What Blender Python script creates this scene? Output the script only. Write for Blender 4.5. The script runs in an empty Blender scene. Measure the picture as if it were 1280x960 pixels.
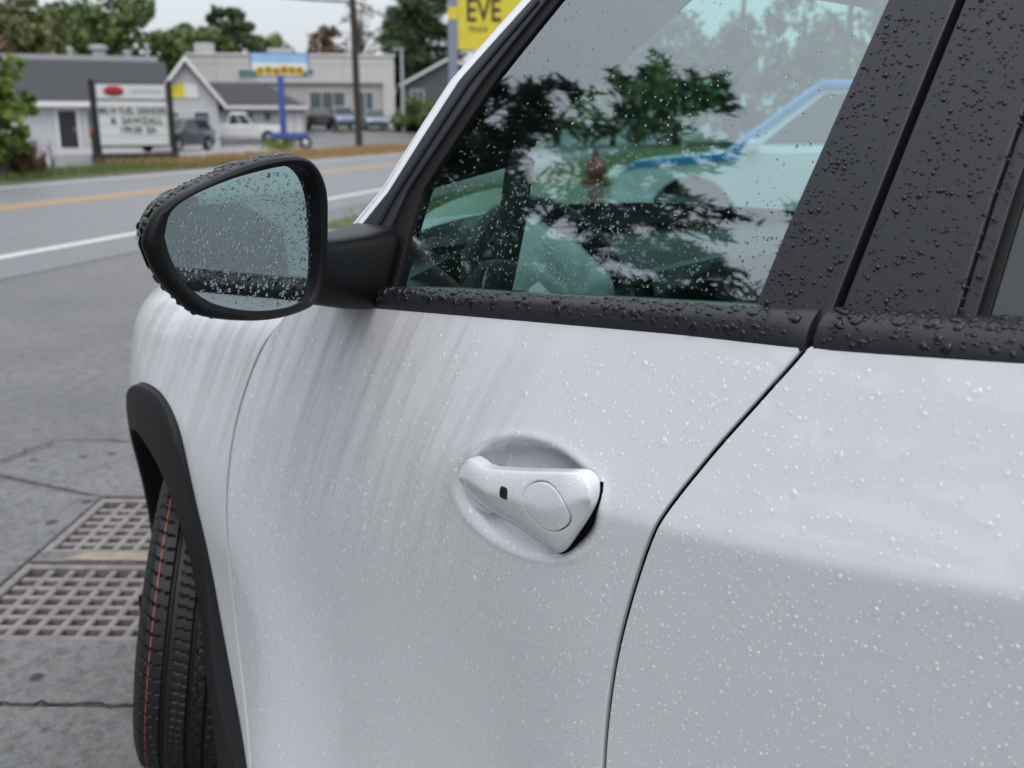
import bpy, math, random
import numpy as np
from mathutils import Vector, Matrix, geometry

random.seed(7); RNG = np.random.default_rng(11)
scene = bpy.context.scene
COL = scene.collection
R = math.radians

# ------------------------------------------------------------------ camera
cam_data = bpy.data.cameras.new('camera')
cam = bpy.data.objects.new('camera', cam_data); COL.objects.link(cam)
cam.location = (-.75, 0, 1.28)
cam.rotation_euler = (R(90-14.5), 0, R(-45))
cam_data.sensor_width = 36; cam_data.lens = 35.16
cam_data.clip_start = .02; cam_data.clip_end = 2000
cam_data.dof.use_dof = True; cam_data.dof.focus_distance = 1.12; cam_data.dof.aperture_fstop = 5.8
scene.camera = cam

# ------------------------------------------------------------------ sky (overcast) and sun
world = bpy.data.worlds.new('World'); scene.world = world; world.use_nodes = True
nt = world.node_tree; nt.nodes.clear()
out = nt.nodes.new('ShaderNodeOutputWorld')
sky = nt.nodes.new('ShaderNodeTexSky'); sky.sky_type = 'NISHITA'; sky.sun_disc = False
sky.sun_elevation = R(58); sky.sun_rotation = R(-135); sky.dust_density = 4; sky.air_density = 1
bg1 = nt.nodes.new('ShaderNodeBackground'); bg1.inputs[1].default_value = .05
nt.links.new(sky.outputs[0], bg1.inputs[0])
tc = nt.nodes.new('ShaderNodeTexCoord'); sep = nt.nodes.new('ShaderNodeSeparateXYZ')
nt.links.new(tc.outputs['Generated'], sep.inputs[0])
mr = nt.nodes.new('ShaderNodeMapRange'); mr.inputs[1].default_value = 0; mr.inputs[2].default_value = 1
mr.inputs[3].default_value = .58; mr.inputs[4].default_value = 1.30          # overcast: zenith brighter than horizon
nt.links.new(sep.outputs['Z'], mr.inputs[0])
cn = nt.nodes.new('ShaderNodeTexNoise'); cn.inputs['Scale'].default_value = 2.2; cn.inputs['Detail'].default_value = 5
nt.links.new(tc.outputs['Generated'], cn.inputs['Vector'])
cm = nt.nodes.new('ShaderNodeMapRange'); cm.inputs[1].default_value = .3; cm.inputs[2].default_value = .7
cm.inputs[3].default_value = .93; cm.inputs[4].default_value = 1.07
nt.links.new(cn.outputs[0], cm.inputs[0])
mul = nt.nodes.new('ShaderNodeMath'); mul.operation = 'MULTIPLY'
nt.links.new(mr.outputs[0], mul.inputs[0]); nt.links.new(cm.outputs[0], mul.inputs[1])
bg2 = nt.nodes.new('ShaderNodeBackground'); bg2.inputs[0].default_value = (.905, .945, 1.0, 1)
nt.links.new(mul.outputs[0], bg2.inputs[1])
ad = nt.nodes.new('ShaderNodeAddShader')
nt.links.new(bg1.outputs[0], ad.inputs[0]); nt.links.new(bg2.outputs[0], ad.inputs[1])
nt.links.new(ad.outputs[0], out.inputs[0])
sd = bpy.data.lights.new('sun', 'SUN'); sd.energy = .6; sd.angle = R(40); sd.color = (1, .97, .93)
sun = bpy.data.objects.new('sun', sd); COL.objects.link(sun)
_d = Vector((-math.sin(R(135))*math.cos(R(58)), math.cos(R(135))*math.cos(R(58)), math.sin(R(58))))
sun.rotation_euler = _d.to_track_quat('Z', 'Y').to_euler()

scene.view_settings.view_transform = 'Standard'; scene.view_settings.look = 'None'
scene.view_settings.gamma = 1; scene.view_settings.exposure = 0.06
scene.render.engine = 'CYCLES'
cy = scene.cycles
cy.use_denoising = True
cy.max_bounces = 12; cy.transparent_max_bounces = 24; cy.transmission_bounces = 8; cy.glossy_bounces = 6; cy.diffuse_bounces = 4
cy.caustics_refractive = True; cy.caustics_reflective = False; cy.sample_clamp_indirect = 4

# ------------------------------------------------------------------ materials
M = {}
def nmat(name):
    m = bpy.data.materials.new(name); m.use_nodes = True
    M[name] = m
    return m, m.node_tree, m.node_tree.nodes['Principled BSDF']
def mat(name, col, rough=.5, metal=0, coat=0, var=.08, scale=20, bump=0, bscale=200, spec=.5, emit=0, detail=4, stretch=(1,1,1), rvar=0):
    m, nt, b = nmat(name)
    b.inputs['Roughness'].default_value = rough; b.inputs['Metallic'].default_value = metal
    b.inputs['Coat Weight'].default_value = coat; b.inputs['Coat Roughness'].default_value = .03
    b.inputs['Specular IOR Level'].default_value = spec
    tcn = nt.nodes.new('ShaderNodeTexCoord'); mp = nt.nodes.new('ShaderNodeMapping'); mp.inputs['Scale'].default_value = stretch
    nt.links.new(tcn.outputs['Object'], mp.inputs[0])
    n = nt.nodes.new('ShaderNodeTexNoise'); n.inputs['Scale'].default_value = scale; n.inputs['Detail'].default_value = detail
    nt.links.new(mp.outputs[0], n.inputs['Vector'])
    r = nt.nodes.new('ShaderNodeMapRange'); r.inputs[1].default_value = .25; r.inputs[2].default_value = .75
    r.inputs[3].default_value = 1-var; r.inputs[4].default_value = 1+var
    nt.links.new(n.outputs[0], r.inputs[0])
    mx = nt.nodes.new('ShaderNodeVectorMath'); mx.operation = 'SCALE'; mx.inputs[0].default_value = col
    nt.links.new(r.outputs[0], mx.inputs['Scale']); nt.links.new(mx.outputs[0], b.inputs['Base Color'])
    if rvar:
        r2 = nt.nodes.new('ShaderNodeMapRange'); r2.inputs[1].default_value = .3; r2.inputs[2].default_value = .7
        r2.inputs[3].default_value = max(.02, rough-rvar); r2.inputs[4].default_value = rough+rvar
        nt.links.new(n.outputs[0], r2.inputs[0]); nt.links.new(r2.outputs[0], b.inputs['Roughness'])
    if bump:
        n2 = nt.nodes.new('ShaderNodeTexNoise'); n2.inputs['Scale'].default_value = bscale; n2.inputs['Detail'].default_value = 3
        nt.links.new(mp.outputs[0], n2.inputs['Vector'])
        bp = nt.nodes.new('ShaderNodeBump'); bp.inputs['Strength'].default_value = bump; bp.inputs['Distance'].default_value = .01
        nt.links.new(n2.outputs[0], bp.inputs['Height']); nt.links.new(bp.outputs[0], b.inputs['Normal'])
    if emit:
        b.inputs['Emission Strength'].default_value = emit; b.inputs['Emission Color'].default_value = (*col, 1)
    return m

# white clear-coated paint, wet: vertical runs of water show as soft streaks in the coat
def paint_mat():
    m, nt, b = nmat('paint')
    b.inputs['Roughness'].default_value = .42; b.inputs['Coat Weight'].default_value = 1.0
    b.inputs['Coat Roughness'].default_value = .02; b.inputs['Coat IOR'].default_value = 1.55
    tcn = nt.nodes.new('ShaderNodeTexCoord')
    mp = nt.nodes.new('ShaderNodeMapping'); mp.vector_type = 'TEXTURE'; mp.inputs['Scale'].default_value = (.25, 1/42, 1/2.6); mp.inputs['Rotation'].default_value = (R(24), 0, 0)
    nt.links.new(tcn.outputs['Object'], mp.inputs[0])
    n = nt.nodes.new('ShaderNodeTexNoise'); n.inputs['Scale'].default_value = 1; n.inputs['Detail'].default_value = 5; n.inputs['Roughness'].default_value = .65
    nt.links.new(mp.outputs[0], n.inputs['Vector'])
    # where the water runs: the front of the door and the fender, fading to the rear and downwards
    sp_ = nt.nodes.new('ShaderNodeSeparateXYZ'); nt.links.new(tcn.outputs['Object'], sp_.inputs[0])
    my = nt.nodes.new('ShaderNodeMapRange'); my.interpolation_type = 'SMOOTHSTEP'
    my.inputs[1].default_value = .62; my.inputs[2].default_value = .98
    nt.links.new(sp_.outputs['Y'], my.inputs[0])
    mz = nt.nodes.new('ShaderNodeMapRange'); mz.interpolation_type = 'SMOOTHSTEP'
    mz.inputs[1].default_value = .60; mz.inputs[2].default_value = .98
    nt.links.new(sp_.outputs['Z'], mz.inputs[0])
    mm = nt.nodes.new('ShaderNodeMath'); mm.operation = 'MULTIPLY'
    nt.links.new(my.outputs[0], mm.inputs[0]); nt.links.new(mz.outputs[0], mm.inputs[1])
    bp = nt.nodes.new('ShaderNodeBump'); bp.inputs['Distance'].default_value = .006
    sc = nt.nodes.new('ShaderNodeMath'); sc.operation = 'MULTIPLY'; sc.inputs[1].default_value = .30
    nt.links.new(mm.outputs[0], sc.inputs[0]); nt.links.new(sc.outputs[0], bp.inputs['Strength'])
    nt.links.new(n.outputs[0], bp.inputs['Height'])
    nt.links.new(bp.outputs[0], b.inputs['Coat Normal'])
    nt.links.new(bp.outputs[0], b.inputs['Normal'])
    # darker streaks in the base colour, painted for refraction in the water film
    streak_tint = nt.nodes.new('ShaderNodeMix'); streak_tint.data_type = 'RGBA'
    streak_tint.inputs[6].default_value = (.785, .805, .845, 1); streak_tint.inputs[7].default_value = (.56, .575, .60, 1)
    mr2 = nt.nodes.new('ShaderNodeMapRange'); mr2.inputs[1].default_value = .44; mr2.inputs[2].default_value = .62
    mr2.inputs[3].default_value = 0; mr2.inputs[4].default_value = .7
    nt.links.new(n.outputs[0], mr2.inputs[0])
    m3 = nt.nodes.new('ShaderNodeMath'); m3.operation = 'MULTIPLY'
    nt.links.new(mr2.outputs[0], m3.inputs[0]); nt.links.new(mm.outputs[0], m3.inputs[1])
    nt.links.new(m3.outputs[0], streak_tint.inputs[0]); nt.links.new(streak_tint.outputs[2], b.inputs['Base Color'])
paint_mat()
mat('paint_plain', (.785, .805, .845), .42, coat=1, var=.01)
mat('satin_black', (.021, .023, .029), .42, var=.06, scale=60, bump=.02, bscale=900, spec=.52)
mat('moulding_black', (.022, .023, .027), .36, var=.1, scale=60, bump=.03, bscale=700)
mat('housing_black', (.005, .0055, .007), .40, var=.1, scale=60, bump=.04, bscale=900, spec=.20)
mat('gloss_black', (.006, .006, .007), .12, coat=.6, var=.05)
mat('rubber', (.009, .009, .010), .55, var=.1, spec=.3)
mat('cladding', (.018, .019, .021), .62, var=.12, scale=90, bump=.12, bscale=1400, spec=.28)
mat('void_black', (.003, .003, .003), .9, var=.05, spec=.1)
mat('tyre_rubber', (.012, .012, .014), .55, var=.25, scale=60, bump=.1, bscale=300, spec=.45)
mat('tyre_line', (.30, .085, .05), .6, var=.25, scale=90)
mat('alloy', (.5, .5, .52), .3, metal=1, var=.05)
mat('trim_dark', (.022, .023, .024), .55, var=.1, scale=50, bump=.1, bscale=500)
mat('trim_light', (.55, .56, .55), .7, var=.04, scale=50, bump=.1, bscale=600)
mat('film', (.55, .58, .58), .30, var=.05, scale=12, bump=.25, bscale=18)
mat('screen', (.006, .007, .009), .08, var=.02)
mat('seat_cloth', (.018, .018, .02), .85, var=.15, scale=70, bump=.2, bscale=700)

def glass_mat(name, tint, f0=.05, rough=.0):
    m = bpy.data.materials.new(name); m.use_nodes = True; M[name] = m
    nt = m.node_tree; nt.nodes.clear()
    o = nt.nodes.new('ShaderNodeOutputMaterial'); mx = nt.nodes.new('ShaderNodeMixShader')
    t = nt.nodes.new('ShaderNodeBsdfTransparent'); t.inputs[0].default_value = (*tint, 1)
    g = nt.nodes.new('ShaderNodeBsdfGlossy'); g.inputs['Roughness'].default_value = rough; g.inputs[0].default_value = (.92, .98, 1, 1)
    lw = nt.nodes.new('ShaderNodeLayerWeight'); pw = nt.nodes.new('ShaderNodeMath'); pw.operation = 'POWER'; pw.inputs[1].default_value = 5
    nt.links.new(lw.outputs['Facing'], pw.inputs[0])
    f = nt.nodes.new('ShaderNodeMath'); f.operation = 'MULTIPLY_ADD'; f.inputs[1].default_value = 1-f0; f.inputs[2].default_value = f0     # Schlick, same from both sides
    nt.links.new(pw.outputs[0], f.inputs[0])
    nt.links.new(f.outputs[0], mx.inputs[0]); nt.links.new(t.outputs[0], mx.inputs[1]); nt.links.new(g.outputs[0], mx.inputs[2])
    nt.links.new(mx.outputs[0], o.inputs[0])
glass_mat('side_glass', (.55, .80, .76), .25)
glass_mat('screen_glass', (.68, .90, .85), .07)
glass_mat('privacy_glass', (.03, .035, .04), .08)
m, nt_, b = nmat('mirror_glass'); b.inputs['Base Color'].default_value = (.36, .42, .43, 1); b.inputs['Metallic'].default_value = 1; b.inputs['Roughness'].default_value = .02
m, nt_, b = nmat('water'); b.inputs['Base Color'].default_value = (1, 1, 1, 1); b.inputs['Transmission Weight'].default_value = 1
b.inputs['IOR'].default_value = 1.333; b.inputs['Roughness'].default_value = .0

glass_mat('water_bright', (1.13, 1.13, 1.13), .16)  # brightening tint paints in the light that beads focus onto the paint
glass_mat('water_pane', (.95, .96, .96), .13)
mat('water_on_black', (.010, .010, .012), .03, var=.02, spec=.5)
# ------------------------------------------------------------------ mesh helpers
def tag(o, label=None, cat=None, group=None, kind=None):
    if label: o['label'] = label
    if cat: o['category'] = cat
    if group: o['group'] = group
    if kind: o['kind'] = kind
    return o
def empty(name, loc=(0,0,0), rz=0, parent=None):
    o = bpy.data.objects.new(name, None); COL.objects.link(o); o.location = loc; o.rotation_euler = (0,0,rz)
    o.empty_display_size = .1
    if parent: o.parent = parent
    return o
def thing(name, label, cat, loc=(0,0,0), rz=0, group=None):
    return tag(empty(name, loc, rz), label, cat, group)
def link(name, me, m, parent=None):
    if m is not None:
        for k in (m if isinstance(m, (list, tuple)) else [m]): me.materials.append(M[k])
    o = bpy.data.objects.new(name, me); COL.objects.link(o)
    if parent: o.parent = parent
    return o
def mesh_np(name, V, F, smooth=True, sharp=None):
    me = bpy.data.meshes.new(name); me.from_pydata([tuple(map(float, v)) for v in V], [], [tuple(map(int, f)) for f in F])
    if smooth:
        me.polygons.foreach_set('use_smooth', [True]*len(me.polygons))
        if sharp: me.set_sharp_from_angle(angle=R(sharp))
    me.update(); return me

class MB:
    def __init__(s): s.v = []; s.f = []
    def add(s, V, F):
        b = len(s.v); s.v += [tuple(map(float, p)) for p in V]; s.f += [tuple(int(i)+b for i in f) for f in F]; return s
    def box(s, c, d, rz=0, ch=0):
        x, y, z = [k/2 for k in d]; e = min(ch, x*.9, y*.9, z*.9)
        cs, sn = math.cos(rz), math.sin(rz)
        if e <= 0:
            P = [(-x,-y,-z),(x,-y,-z),(x,y,-z),(-x,y,-z),(-x,-y,z),(x,-y,z),(x,y,z),(-x,y,z)]
            F = [(3,2,1,0),(4,5,6,7),(0,1,5,4),(1,2,6,5),(2,3,7,6),(3,0,4,7)]
        else:
            P = []; 
            for zz, i in ((-z, e), (-z+e, 0), (z-e, 0), (z, e)):
                P += [(-x+i,-y+i,zz),(x-i,-y+i,zz),(x-i,y-i,zz),(-x+i,y-i,zz)]
            F = [(3,2,1,0),(12,13,14,15)]
            for k in range(3):
                for j in range(4): F.append((k*4+j, k*4+(j+1)%4, k*4+4+(j+1)%4, k*4+4+j))
        return s.add([(c[0]+px*cs-py*sn, c[1]+px*sn+py*cs, c[2]+pz) for px,py,pz in P], F)
    def tube(s, pts, rad, n=8, caps=True):
        pts = [Vector(p) for p in pts]; rad = rad if isinstance(rad, (list, tuple)) else [rad]*len(pts)
        V = []; F = []; a0 = None
        for i, p in enumerate(pts):
            d = (pts[min(i+1,len(pts)-1)]-pts[max(i-1,0)]).normalized()
            a = a0 if a0 is not None else (Vector((0,0,1)) if abs(d.z) < .9 else Vector((1,0,0)))
            u = (a - d*a.dot(d)).normalized(); w = d.cross(u); a0 = u
            for k in range(n):
                t = 2*math.pi*k/n; V.append(p + (u*math.cos(t)+w*math.sin(t))*rad[i])
        for i in range(len(pts)-1):
            for k in range(n): F.append((i*n+k, i*n+(k+1)%n, (i+1)*n+(k+1)%n, (i+1)*n+k))
        if caps: F.append(tuple(range(n))[::-1]); F.append(tuple(range((len(pts)-1)*n, len(pts)*n)))
        return s.add(V, F)
    def prism(s, poly, axis, a, b):
        """polygon in the two axes other than axis, extruded from a to b along axis"""
        def P(q, t):
            return (t, q[0], q[1]) if axis == 'x' else (q[0], t, q[1]) if axis == 'y' else (q[0], q[1], t)
        n = len(poly)
        V = [P(q, a) for q in poly]+[P(q, b) for q in poly]
        F = [tuple(range(n))[::-1], tuple(range(n, 2*n))]+[(i, (i+1)%n, n+(i+1)%n, n+i) for i in range(n)]
        return s.add(V, F)
    def loft(s, rings, close=True, cap0=False, cap1=False):
        n = len(rings[0]); V = [p for r_ in rings for p in r_]; F = []
        for i in range(len(rings)-1):
            for k in range(n if close else n-1): F.append((i*n+k, i*n+(k+1)%n, (i+1)*n+(k+1)%n, (i+1)*n+k))
        if cap0: F.append(tuple(range(n))[::-1])
        if cap1: F.append(tuple(range((len(rings)-1)*n, len(rings)*n)))
        return s.add(V, F)
    def grid(s, fn, nu, nv):
        V = [fn(i/nu, j/nv) for j in range(nv+1) for i in range(nu+1)]
        F = [(j*(nu+1)+i, j*(nu+1)+i+1, (j+1)*(nu+1)+i+1, (j+1)*(nu+1)+i) for j in range(nv) for i in range(nu)]
        return s.add(V, F)
    def build(s, name, m, parent=None, smooth=False, sharp=35, fix=True):
        me = bpy.data.meshes.new(name); me.from_pydata(s.v, [], s.f)
        if fix:
            import bmesh
            bm = bmesh.new(); bm.from_mesh(me); bmesh.ops.recalc_face_normals(bm, faces=bm.faces); bm.to_mesh(me); bm.free()
        if smooth:
            me.polygons.foreach_set('use_smooth', [True]*len(me.polygons)); me.set_sharp_from_angle(angle=R(sharp))
        me.update()
        return link(name, me, m, parent)

def copy_tree(o, parent=None):
    c = o.copy(); COL.objects.link(c); c.parent = parent
    for ch in list(o.children): copy_tree(ch, c)
    return c

# ------------------------------------------------------------------ the side of the car as a surface x(y, z): x inward, y forward, z up
def sp(t, r): return r*np.logaddexp(0, t/r)
def sstep(a, b, v):
    u = np.clip((np.asarray(v, float)-a)/(b-a), 0, 1); return u*u*(3-2*u)
YC = [-1.2,.18,.37,.53,.62,.80,.99,1.18,1.6,2.4]; ZC = [1.09,.944,.916,.899,.893,.888,.868,.838,.79,.77]
WY, WZ = 1.78, .35
CUP = (.738, .874, .114, .069, -.10)
def zshoulder(y): return np.interp(y, [1.0,1.2,1.6,2.0,2.3,2.6],[1.06,1.035,.995,.94,.84,.7])
def S(y, z, cup=True, roll=False):
    y = np.asarray(y, float); z = np.asarray(z, float)
    t = z-np.interp(y, YC, ZC)
    w = 1-sstep(.72, 1.15, y)
    r = .0035+.055*(1-w)
    x = (.20+.08*w)*sp(t, r)+(.05+.035*w)*sp(-t, r)-.16*np.maximum(0, -t-.22)**2
    x = x+.075*sp(-t-.10, .04)*sstep(.62, .85, y)*(1-sstep(1.15, 1.36, y))
    p = np.maximum(0, y-1.56); x = x+.62*p*p
    rho = np.hypot(y-1.72, z-.34); x = x-.010*np.exp(-((rho-.44)/.11)**2)*sstep(1.1, 1.45, y)
    x = x+np.maximum(0, -.2-y)**2*.05
    if cup:
        e = np.hypot((y-CUP[0])/CUP[2], (z-CUP[1]-CUP[4]*(y-CUP[0]))/CUP[3])
        x = x+.036*(1-sstep(.62, 1.03, e))-.0007*np.exp(-((e-1.06)/.05)**2)
    if roll:
        zs = zshoulder(y); u = np.clip((z-(zs-.07))/.10, 0, .985)
        x = x+.10*(1-np.sqrt(1-u*u))
    return x
def xg(z):
    d = np.asarray(z, float)-1.1; return .075+.42*d+.18*d*d
def surf_normals(fn, y, z, h=.0006):
    a = (fn(y+h, z)-fn(y-h, z))/(2*h); b = (fn(y, z+h)-fn(y, z-h))/(2*h)
    n = np.stack([-np.ones_like(a), a, b], 1); return n/np.linalg.norm(n, axis=1)[:, None]

def densify(poly, step, closed=True):
    out_ = []; n = len(poly)
    for i in range(n if closed else n-1):
        a = np.array(poly[i], float); b = np.array(poly[(i+1)%n], float); k = max(1, int(math.ceil(np.linalg.norm(b-a)/step)))
        out_ += [a+(b-a)*j/k for j in range(k)]
    if not closed: out_.append(np.array(poly[-1], float))
    return np.array(out_)
def spline(poly, n=8):
    """open polyline smoothed by Catmull-Rom"""
    P = [np.array(p, float) for p in poly]; P = [2*P[0]-P[1]]+P+[2*P[-1]-P[-2]]; o = []
    for i in range(1, len(P)-2):
        for j in range(n):
            t = j/n; a, b, c, d = P[i-1:i+3]
            o.append(.5*(2*b+(c-a)*t+(2*a-5*b+4*c-d)*t*t+(3*b-a-3*c+d)*t**3))
    o.append(P[-2]); return [tuple(q) for q in o]
def inside(poly, Q):
    poly = np.asarray(poly); r = np.zeros(len(Q), bool); n = len(poly)
    x, y = Q[:,0], Q[:,1]
    for i in range(n):
        x1, y1 = poly[i]; x2, y2 = poly[(i+1)%n]
        if y1 == y2: continue
        c = ((y1 > y) != (y2 > y)) & (x < (x2-x1)*(y-y1)/(y2-y1)+x1); r ^= c
    return r
def area2(p): p = np.asarray(p); q = np.roll(p, -1, 0); return (p[:,0]*q[:,1]-q[:,0]*p[:,1]).sum()/2
def inset(poly, d):
    p = np.asarray(poly); e = np.roll(p, -1, 0)-np.roll(p, 1, 0); e /= np.linalg.norm(e, axis=1)[:,None]+1e-12
    return p+np.stack([-e[:,1], e[:,0]], 1)*d

def panel(name, outline, fn, m, parent=None, step=.016, fine=(), lines=(), holes=(), depth=.014, rad=.0025, estep=None):
    """sheet metal: outline in (y, z) laid on x = fn(y, z), its edge rolled inward by rad and returned by depth"""
    estep = estep or step*.6
    loops = [densify(outline, estep)]
    if area2(loops[0]) < 0: loops[0] = loops[0][::-1]
    for h in holes:
        q = densify(h, estep*.7)
        loops.append(q[::-1] if area2(q) > 0 else q)
    loops = [inset(l, rad) for l in loops]
    O = loops[0]; lo = O.min(0); hi = O.max(0)
    gy, gz = np.meshgrid(np.arange(lo[0], hi[0], step), np.arange(lo[1], hi[1], step))
    gy = gy+(np.arange(gy.shape[0])%2)[:,None]*step/2
    pts = [np.stack([gy.ravel(), gz.ravel()], 1)]
    for (cy_, cz_, ry, rz_, st) in fine:
        e = np.hypot((pts[0][:,0]-cy_)/ry, (pts[0][:,1]-cz_)/rz_); pts[0] = pts[0][e > 1]
        a, b_ = np.meshgrid(np.arange(cy_-ry, cy_+ry, st), np.arange(cz_-rz_, cz_+rz_, st)); q = np.stack([a.ravel(), b_.ravel()], 1)
        pts.append(q[np.hypot((q[:,0]-cy_)/ry, (q[:,1]-cz_)/rz_) <= 1])
    for l in lines: pts.append(np.asarray(l))
    Q = np.concatenate(pts)
    Q = Q[inside(O, Q)]
    for h in loops[1:]: Q = Q[~inside(h, Q)]
    B = np.concatenate(loops)
    keep = np.ones(len(Q), bool)
    for i in range(0, len(Q), 2000):
        d = np.sqrt(((Q[i:i+2000,None,:]-B[None])**2).sum(2)).min(1); keep[i:i+2000] = d > estep*.55
    Q = Q[keep]
    Q = Q+RNG.normal(0, 1e-6, Q.shape)
    A = np.concatenate([B, Q]); E = []; b0 = 0
    for l in loops:
        n = len(l); E += [(b0+i, b0+(i+1)%n) for i in range(n)]; b0 += n
    vs, es, fs, *_ = geometry.delaunay_2d_cdt([Vector(p) for p in A], E, [], 0, 1e-7)
    P = np.array([(v.x, v.y) for v in vs]); T = np.array([tuple(f) for f in fs if len(f) == 3])
    c = P[T].mean(1); ok = inside(O, c)
    for h in loops[1:]: ok &= ~inside(h, c)
    T = T[ok]
    a = P[T]; sg = (a[:,1,0]-a[:,0,0])*(a[:,2,1]-a[:,0,1])-(a[:,1,1]-a[:,0,1])*(a[:,2,0]-a[:,0,0])
    T[sg > 0] = T[sg > 0][:, ::-1]            # face -x
    used = np.unique(T); mp = -np.ones(len(P), int); mp[used] = np.arange(len(used)); P = P[used]; T = mp[T]
    X = fn(P[:,0], P[:,1]); N = surf_normals(fn, P[:,0], P[:,1])
    V = np.stack([X, P[:,0], P[:,1]], 1)
    # rolled edge
    from collections import Counter
    ec = Counter(); 
    for t in T.tolist():
        for i in range(3): ec[(t[i], t[(i+1)%3])] += 1
    bd = [e for e in ec if (e[1], e[0]) not in ec]
    nrm = {}
    for i, j in bd:
        d = P[j]-P[i]; n2 = np.array([-d[1], d[0]])/(np.linalg.norm(d)+1e-12)
        nrm[i] = nrm.get(i, 0)+n2; nrm[j] = nrm.get(j, 0)+n2
    ids = sorted(nrm); Vn = [V]; Nn = [N]; off = len(V); idx = {k: q for q, k in enumerate(ids)}
    o2 = np.array([nrm[k]/(np.linalg.norm(nrm[k])+1e-12) for k in ids])
    # make o2 point away from the sheet
    base = V[ids]; bn = N[ids]
    o3 = np.stack([np.zeros(len(ids)), o2[:,0], o2[:,1]], 1)
    rings = []
    for ca, ex, dx in ((.35, .55*rad, .15*rad), (.8, .92*rad, .6*rad), (1, rad, 1.6*rad), (1, rad, depth)):
        v = base+o3*ex+np.array([1,0,0])*dx; n_ = bn*(1-ca)+o3*ca; n_ /= np.linalg.norm(n_, axis=1)[:,None]
        rings.append(off); Vn.append(v); Nn.append(n_); off += len(ids)
    F = T.tolist()
    for i, j in bd:
        prev = (i, j)
        for r0 in rings:
            cur = (r0+idx[i], r0+idx[j]); F.append((prev[1], prev[0], cur[0], cur[1])); prev = cur
    V = np.concatenate(Vn); N = np.concatenate(Nn)
    me = bpy.data.meshes.new(name); me.from_pydata(V.tolist(), [], F)
    me.polygons.foreach_set('use_smooth', [True]*len(me.polygons))
    me.normals_split_custom_set_from_vertices(N.tolist())
    me.update()
    return link(name, me, m, parent)

# ------------------------------------------------------------------ terrain helpers (road frame: s along the road, n across it)
TV = Vector((math.sin(R(57.5)), math.cos(R(57.5)))); NV = Vector((-math.cos(R(57.5)), math.sin(R(57.5))))
def rd(s, n): return (TV.x*s+NV.x*n, TV.y*s+NV.y*n)
def terrain(x, y):
    s = TV.x*x+TV.y*y; n = NV.x*x+NV.y*y
    return float(1.05*sstep(55, 80, s)*sstep(18, 30, n)+.010*max(0, math.hypot(x, y)-130))
def spot(bearing, dist, dz=0):
    x, y = dist*math.sin(R(bearing))-.75, dist*math.cos(R(bearing)); return (x, y, terrain(x, y)+dz)
E1 = Vector((.694, -.720)); E2 = Vector((.720, .694))       # the drain's own axes
def ab(a, b, z=0): return (E1.x*a+E2.x*b, E1.y*a+E2.y*b, z)

# ------------------------------------------------------------------ ground materials
def ground_mat(name, c1, c2, c3, scale, rough, spots=0, bump=.7):
    m, nt, b = nmat(name); b.inputs['Specular IOR Level'].default_value = .45
    tcn = nt.nodes.new('ShaderNodeTexCoord')
    def noise(sc, de=6, ro=.6):
        n = nt.nodes.new('ShaderNodeTexNoise'); n.inputs['Scale'].default_value = sc; n.inputs['Detail'].default_value = de; n.inputs['Roughness'].default_value = ro
        nt.links.new(tcn.outputs['Object'], n.inputs['Vector']); return n
    big, mid, fine = noise(scale, 8, .7), noise(scale*20, 5, .75), noise(scale*75, 3, .7)
    def mix(fac, a, bb, lo=.35, hi=.65):
        r = nt.nodes.new('ShaderNodeMapRange'); r.inputs[1].default_value = lo; r.inputs[2].default_value = hi
        nt.links.new(fac, r.inputs[0])
        x = nt.nodes.new('ShaderNodeMix'); x.data_type = 'RGBA'; nt.links.new(r.outputs[0], x.inputs[0])
        for k, v in ((6, a), (7, bb)):
            if isinstance(v, tuple): x.inputs[k].default_value = (*v, 1)
            else: nt.links.new(v, x.inputs[k])
        return x.outputs[2], r.outputs[0]
    c, _ = mix(big.outputs[0], c1, c2); c, _ = mix(mid.outputs[0], c, c3, .46, .66)
    x = nt.nodes.new('ShaderNodeMix'); x.data_type = 'RGBA'; x.blend_type = 'OVERLAY'; x.inputs[0].default_value = .85
    nt.links.new(c, x.inputs[6]); nt.links.new(fine.outputs['Color'], x.inputs[7])
    hs = nt.nodes.new('ShaderNodeHueSaturation'); hs.inputs['Saturation'].default_value = .55; nt.links.new(x.outputs[2], hs.inputs['Color'])
    col = hs.outputs[0]
    if spots:
        v = nt.nodes.new('ShaderNodeTexVoronoi'); v.inputs['Scale'].default_value = spots; nt.links.new(tcn.outputs['Object'], v.inputs['Vector'])
        n4 = noise(30); ad_ = nt.nodes.new('ShaderNodeMath'); ad_.operation = 'MULTIPLY_ADD'; ad_.inputs[1].default_value = .10; 
        nt.links.new(n4.outputs[0], ad_.inputs[0]); nt.links.new(v.outputs['Distance'], ad_.inputs[2])
        cc, _ = mix(ad_.outputs[0], (.03,.03,.03), col, .14, .19); col = cc
    nt.links.new(col, b.inputs['Base Color'])
    rr = nt.nodes.new('ShaderNodeMapRange'); rr.inputs[3].default_value = rough-.18; rr.inputs[4].default_value = rough+.15
    nt.links.new(big.outputs[0], rr.inputs[0]); nt.links.new(rr.outputs[0], b.inputs['Roughness'])
    bp = nt.nodes.new('ShaderNodeBump'); bp.inputs['Strength'].default_value = bump; bp.inputs['Distance'].default_value = .004
    nt.links.new(fine.outputs[0], bp.inputs['Height']); nt.links.new(bp.outputs[0], b.inputs['Normal'])
ground_mat('asphalt_lot', (.110,.108,.106), (.195,.184,.172), (.082,.078,.075), .8, .52)
ground_mat('asphalt_road', (.155,.158,.170), (.195,.198,.208), (.165,.165,.17), .25, .5)
ground_mat('concrete', (.150,.150,.147), (.205,.202,.196), (.095,.092,.088), 1.6, .58, spots=6.0, bump=1.0)
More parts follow.
